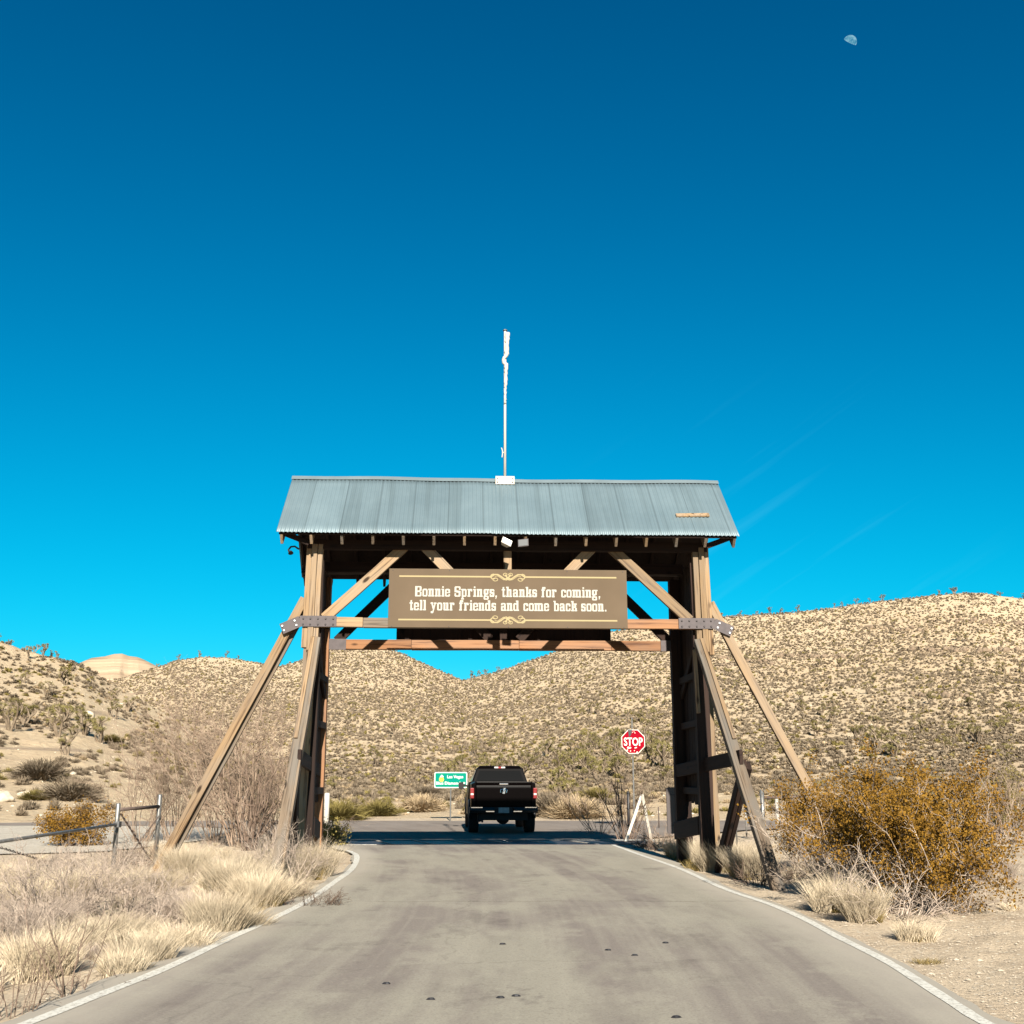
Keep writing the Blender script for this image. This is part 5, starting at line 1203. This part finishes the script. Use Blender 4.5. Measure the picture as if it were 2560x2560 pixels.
bare('dead_bush', 20, 2370, 113, 'tangled grey dead bush cut by the left edge', 'twig', nst=44, h_=.75, spread=1.2, rad_=.007, up=.05, wig=.22, **GR)
bare('dead_bush', 250, 2210, 114, 'whitish dry bush behind the grey ones below the pipe fence', 'twig', nst=40, h_=.85, spread=1.2, rad_=.009, up=.08, wig=.2, **GR)
bare('dead_bush', 100, 2225, 115, 'whitish dry bush at left under the pipe barrier', 'twig', nst=40, h_=.75, spread=1.3, rad_=.009, up=.05, wig=.2, **GR)
bare('dead_bush', 700, 2225, 116, 'pale curly dry weeds in front of the left gateway posts', 'twig', nst=34, h_=1.05, spread=.7, rad_=.008, up=.1, wig=.26, **GR)
bare('dead_bush', 790, 2270, 117, 'dark twiggy bush at the road line below the left gateway leg', 'twig_dark', nst=26, h_=.40, spread=1.1, rad_=.006, up=.05, wig=.22, **GR)
bare('dead_bush', 345, 2170, 118, 'olive grey brush under the pipe fence bay', 'twig_pink', nst=30, h_=.75, spread=1.0, rad_=.008, up=.08, wig=.2, **GR)
bare('dead_bush', 420, 2300, 119, 'low dark brush on the soil gap between grey bush and straw clumps', 'twig_dark', nst=20, h_=.28, spread=1.4, rad_=.005, up=.0, wig=.25, **GR)
bare('bare_sapling', 190, 2500, 121, 'thin upright bare sapling close to the road at lower left', 'twig_dark', nst=5, h_=1.0, spread=.35, depth=2, rad_=.007, segs=5, kids=(2,4), up=.2, wig=.12, ratio=.45)
bare('bare_sapling', 30, 2540, 122, 'clump of bare brown stems in the lower left corner', 'twig_dark', nst=14, h_=.75, spread=.7, depth=2, rad_=.0055, segs=5, kids=(2,4), up=.2, wig=.13, ratio=.45)
bare('dead_bush', 230, 2470, 123, 'scrap of brown weeds by the line at the lower left', 'twig_dark', nst=16, h_=.22, spread=1.2, rad_=.005, up=.05, wig=.22, **GR)
for i, (u, v, rd, hh, nn) in enumerate(((70,2330,.5,.5,1500),(180,2370,.45,.42,1300),(260,2350,.4,.45,1200),(100,2385,.35,.35,900),(330,2330,.3,.3,700),(430,2370,.4,.34,1100),(470,2290,.4,.45,1300),(360,2230,.45,.5,1500),(170,2240,.5,.5,1500),(450,2345,.25,.2,500),(610,2320,.3,.35,900),(720,2250,.35,.45,1100),(250,2390,.3,.22,600),(40,2270,.5,.45,1400))):
    bearing = ('under the grey bush at left','in the pale tangle near the left edge','between the grey bushes at left','above the lower left corner','in front of the grey bush at left','on the bare soil of the left verge','between grey bush and straw clumps','below the foot of the pipe fence','beneath the whitish bushes at left','close to the white line at lower left','squeezed between the clumps by the line','at the left gateway legs','near the small straw tufts at lower left','at the left edge below the barrier')[i]
    clump('grass_clump', u, v, rd, hh, nn, 400+i, 'tangled pale dry grass '+bearing, 'straw' if i % 3 else 'twig', .9, .005, green=.1)
r = np.random.default_rng(9)
# filler weeds of the left verge and under the gateway
V0, F0, _ = shrub_mesh(300, 16, .42, 1.1, 2, .006, 3, (3,5), .08, .22, .5); wm1 = npmesh('dry_weed', V0, F0); wm1.materials.append(M['twig'])
V0, F0 = grass_mesh(260, .18, .30, 301, .5, .008); wm2 = npmesh('dry_weed', V0, F0); wm2.materials.append(M['straw'])
cnt = 0
for i in range(1600):
    y = 7.5 + 26*r.random()**1.5; side = -1 if r.random() < .62 else 1; off_ = r.uniform(.15, 1)**1.3*(7 if side < 0 else 6)
    xe = (float(np.interp(y, LY, LX))-.45) if side < 0 else (float(np.interp(y, RY, RX))+.5); x = xe + side*off_
    u, v = proj(x, y, 0)
    if u < -60 or u > 2620 or v > 2650: continue
    if side < 0 and y > 24 and x < -8: continue
    if side > 0 and (y < 14.5 or r.random() < .45): continue
    if cnt >= 260: break
    cnt += 1; o = bpy.data.objects.new('dry_weed', wm1 if r.random() < .6 else wm2); C.objects.link(o); o.location = (x, y, gz(x, y)-.01); s = r.uniform(.35, 1.1); o.scale = (s,s,s*r.uniform(.7,1.1)); o.rotation_euler = (0,0,r.uniform(0,6.28))
    tag(o, 'small dry weed tuft scattered over the road verge', 'weed', 'dry weeds of the verges')
# brush beyond the highway
def far_brush(u, v, s, matk, label, k): 
    p = hit(u, v, 44.5, 120); V, F = tuft_tpl(1500, 1.0, .62, .014, k); o = meshobj('brush', npmesh('brush', V, F), M[matk]); o.location = p; o.scale = (s,s,s); tag(o, label, 'bush')
for a in ((100,1948,2.2,'sh_grey','wide dark grey bush on the sand across the highway, upper of two at left'),(175,2000,2.0,'sh_grey','rounded dark grey bush across the highway, lower of two at left'),(85,2000,.9,'sh_olive','small rusty shrub beside the large white boulder'),
          (285,1770,1.4,'sh_olive','green shrub alone on the sandy track of the left hill'),(945,2040,1.2,'sh_olive','olive bush across the highway, left of the green road sign'),(1055,2030,1.5,'sh_tan','straw bush under the green road sign'),(1070,1990,1.6,'sh_grey','grey bush behind the green road sign'),
          (1380,2040,1.8,'sh_grey','grey bush just right of the truck across the highway'),(1440,2046,1.6,'sh_tan','pale bush across the highway between truck and stop sign'),(1490,2000,1.5,'sh_olive','olive bush left of the stop sign post'),(850,2050,1.4,'sh_olive','olive bush at the road edge right of the white post')):
    far_brush(a[0], a[1], a[2], a[3], a[4], int(a[0]))
# litter: pebbles and straw near the camera
NP = 60000; x = r.uniform(-9, 9, NP); y = 6.5+20.5*r.random(NP)**1.4; d = road_d(x, y); k = (d > .02) & (r.random(NP) < np.where(x > 0, 1.0, .5)); x, y = x[k], y[k]; z = ground_z(x, y)+.004
oc = [(np.array([[1,0,0],[.2,.8,.1],[-.9,.1,0],[0,-1,.1],[.1,0,.6]])*(1+.2*np.random.default_rng(q).normal(size=(5,3))), np.array([[0,1,4],[1,2,4],[2,3,4],[3,0,4]])) for q in range(4)]
V, F = merge(oc, r.integers(0,4,len(x)), np.stack([x,y,z],-1), r.uniform(.004,.016,len(x))*(1+1.5*(r.random(len(x))>.985)), r.uniform(0,6,len(x)))
tag(meshobj('pebbles', npmesh('pebbles', V, F), M['rock']), 'pale pebbles and grit covering the verges', 'pebbles', kind='stuff')
# spatter of dark chips on the asphalt
for i, (u, v) in enumerate([(1521,2376),(1587,2389),(1255,2361),(1252,2495),(1289,2491),(1077,2499),(967,2460),(1664,2358),(1690,2544)]):
    x_, y_ = G(u, v); m = MB(); n_ = 7; ring = [(random.uniform(.6,1)*.045*math.cos(6.283*k/n_), random.uniform(.6,1)*.03*math.sin(6.283*k/n_)) for k in range(n_)]
    m.loft([[(a, b_, .001) for a, b_ in ring],[(a*.6, b_*.6, .012) for a, b_ in ring]]); o = m.build('pebble', M['blackmetal']); o.location = (x_, y_, .001); tag(o, 'small dark stone lying on the driveway asphalt', 'stone', 'dark stones on the driveway')
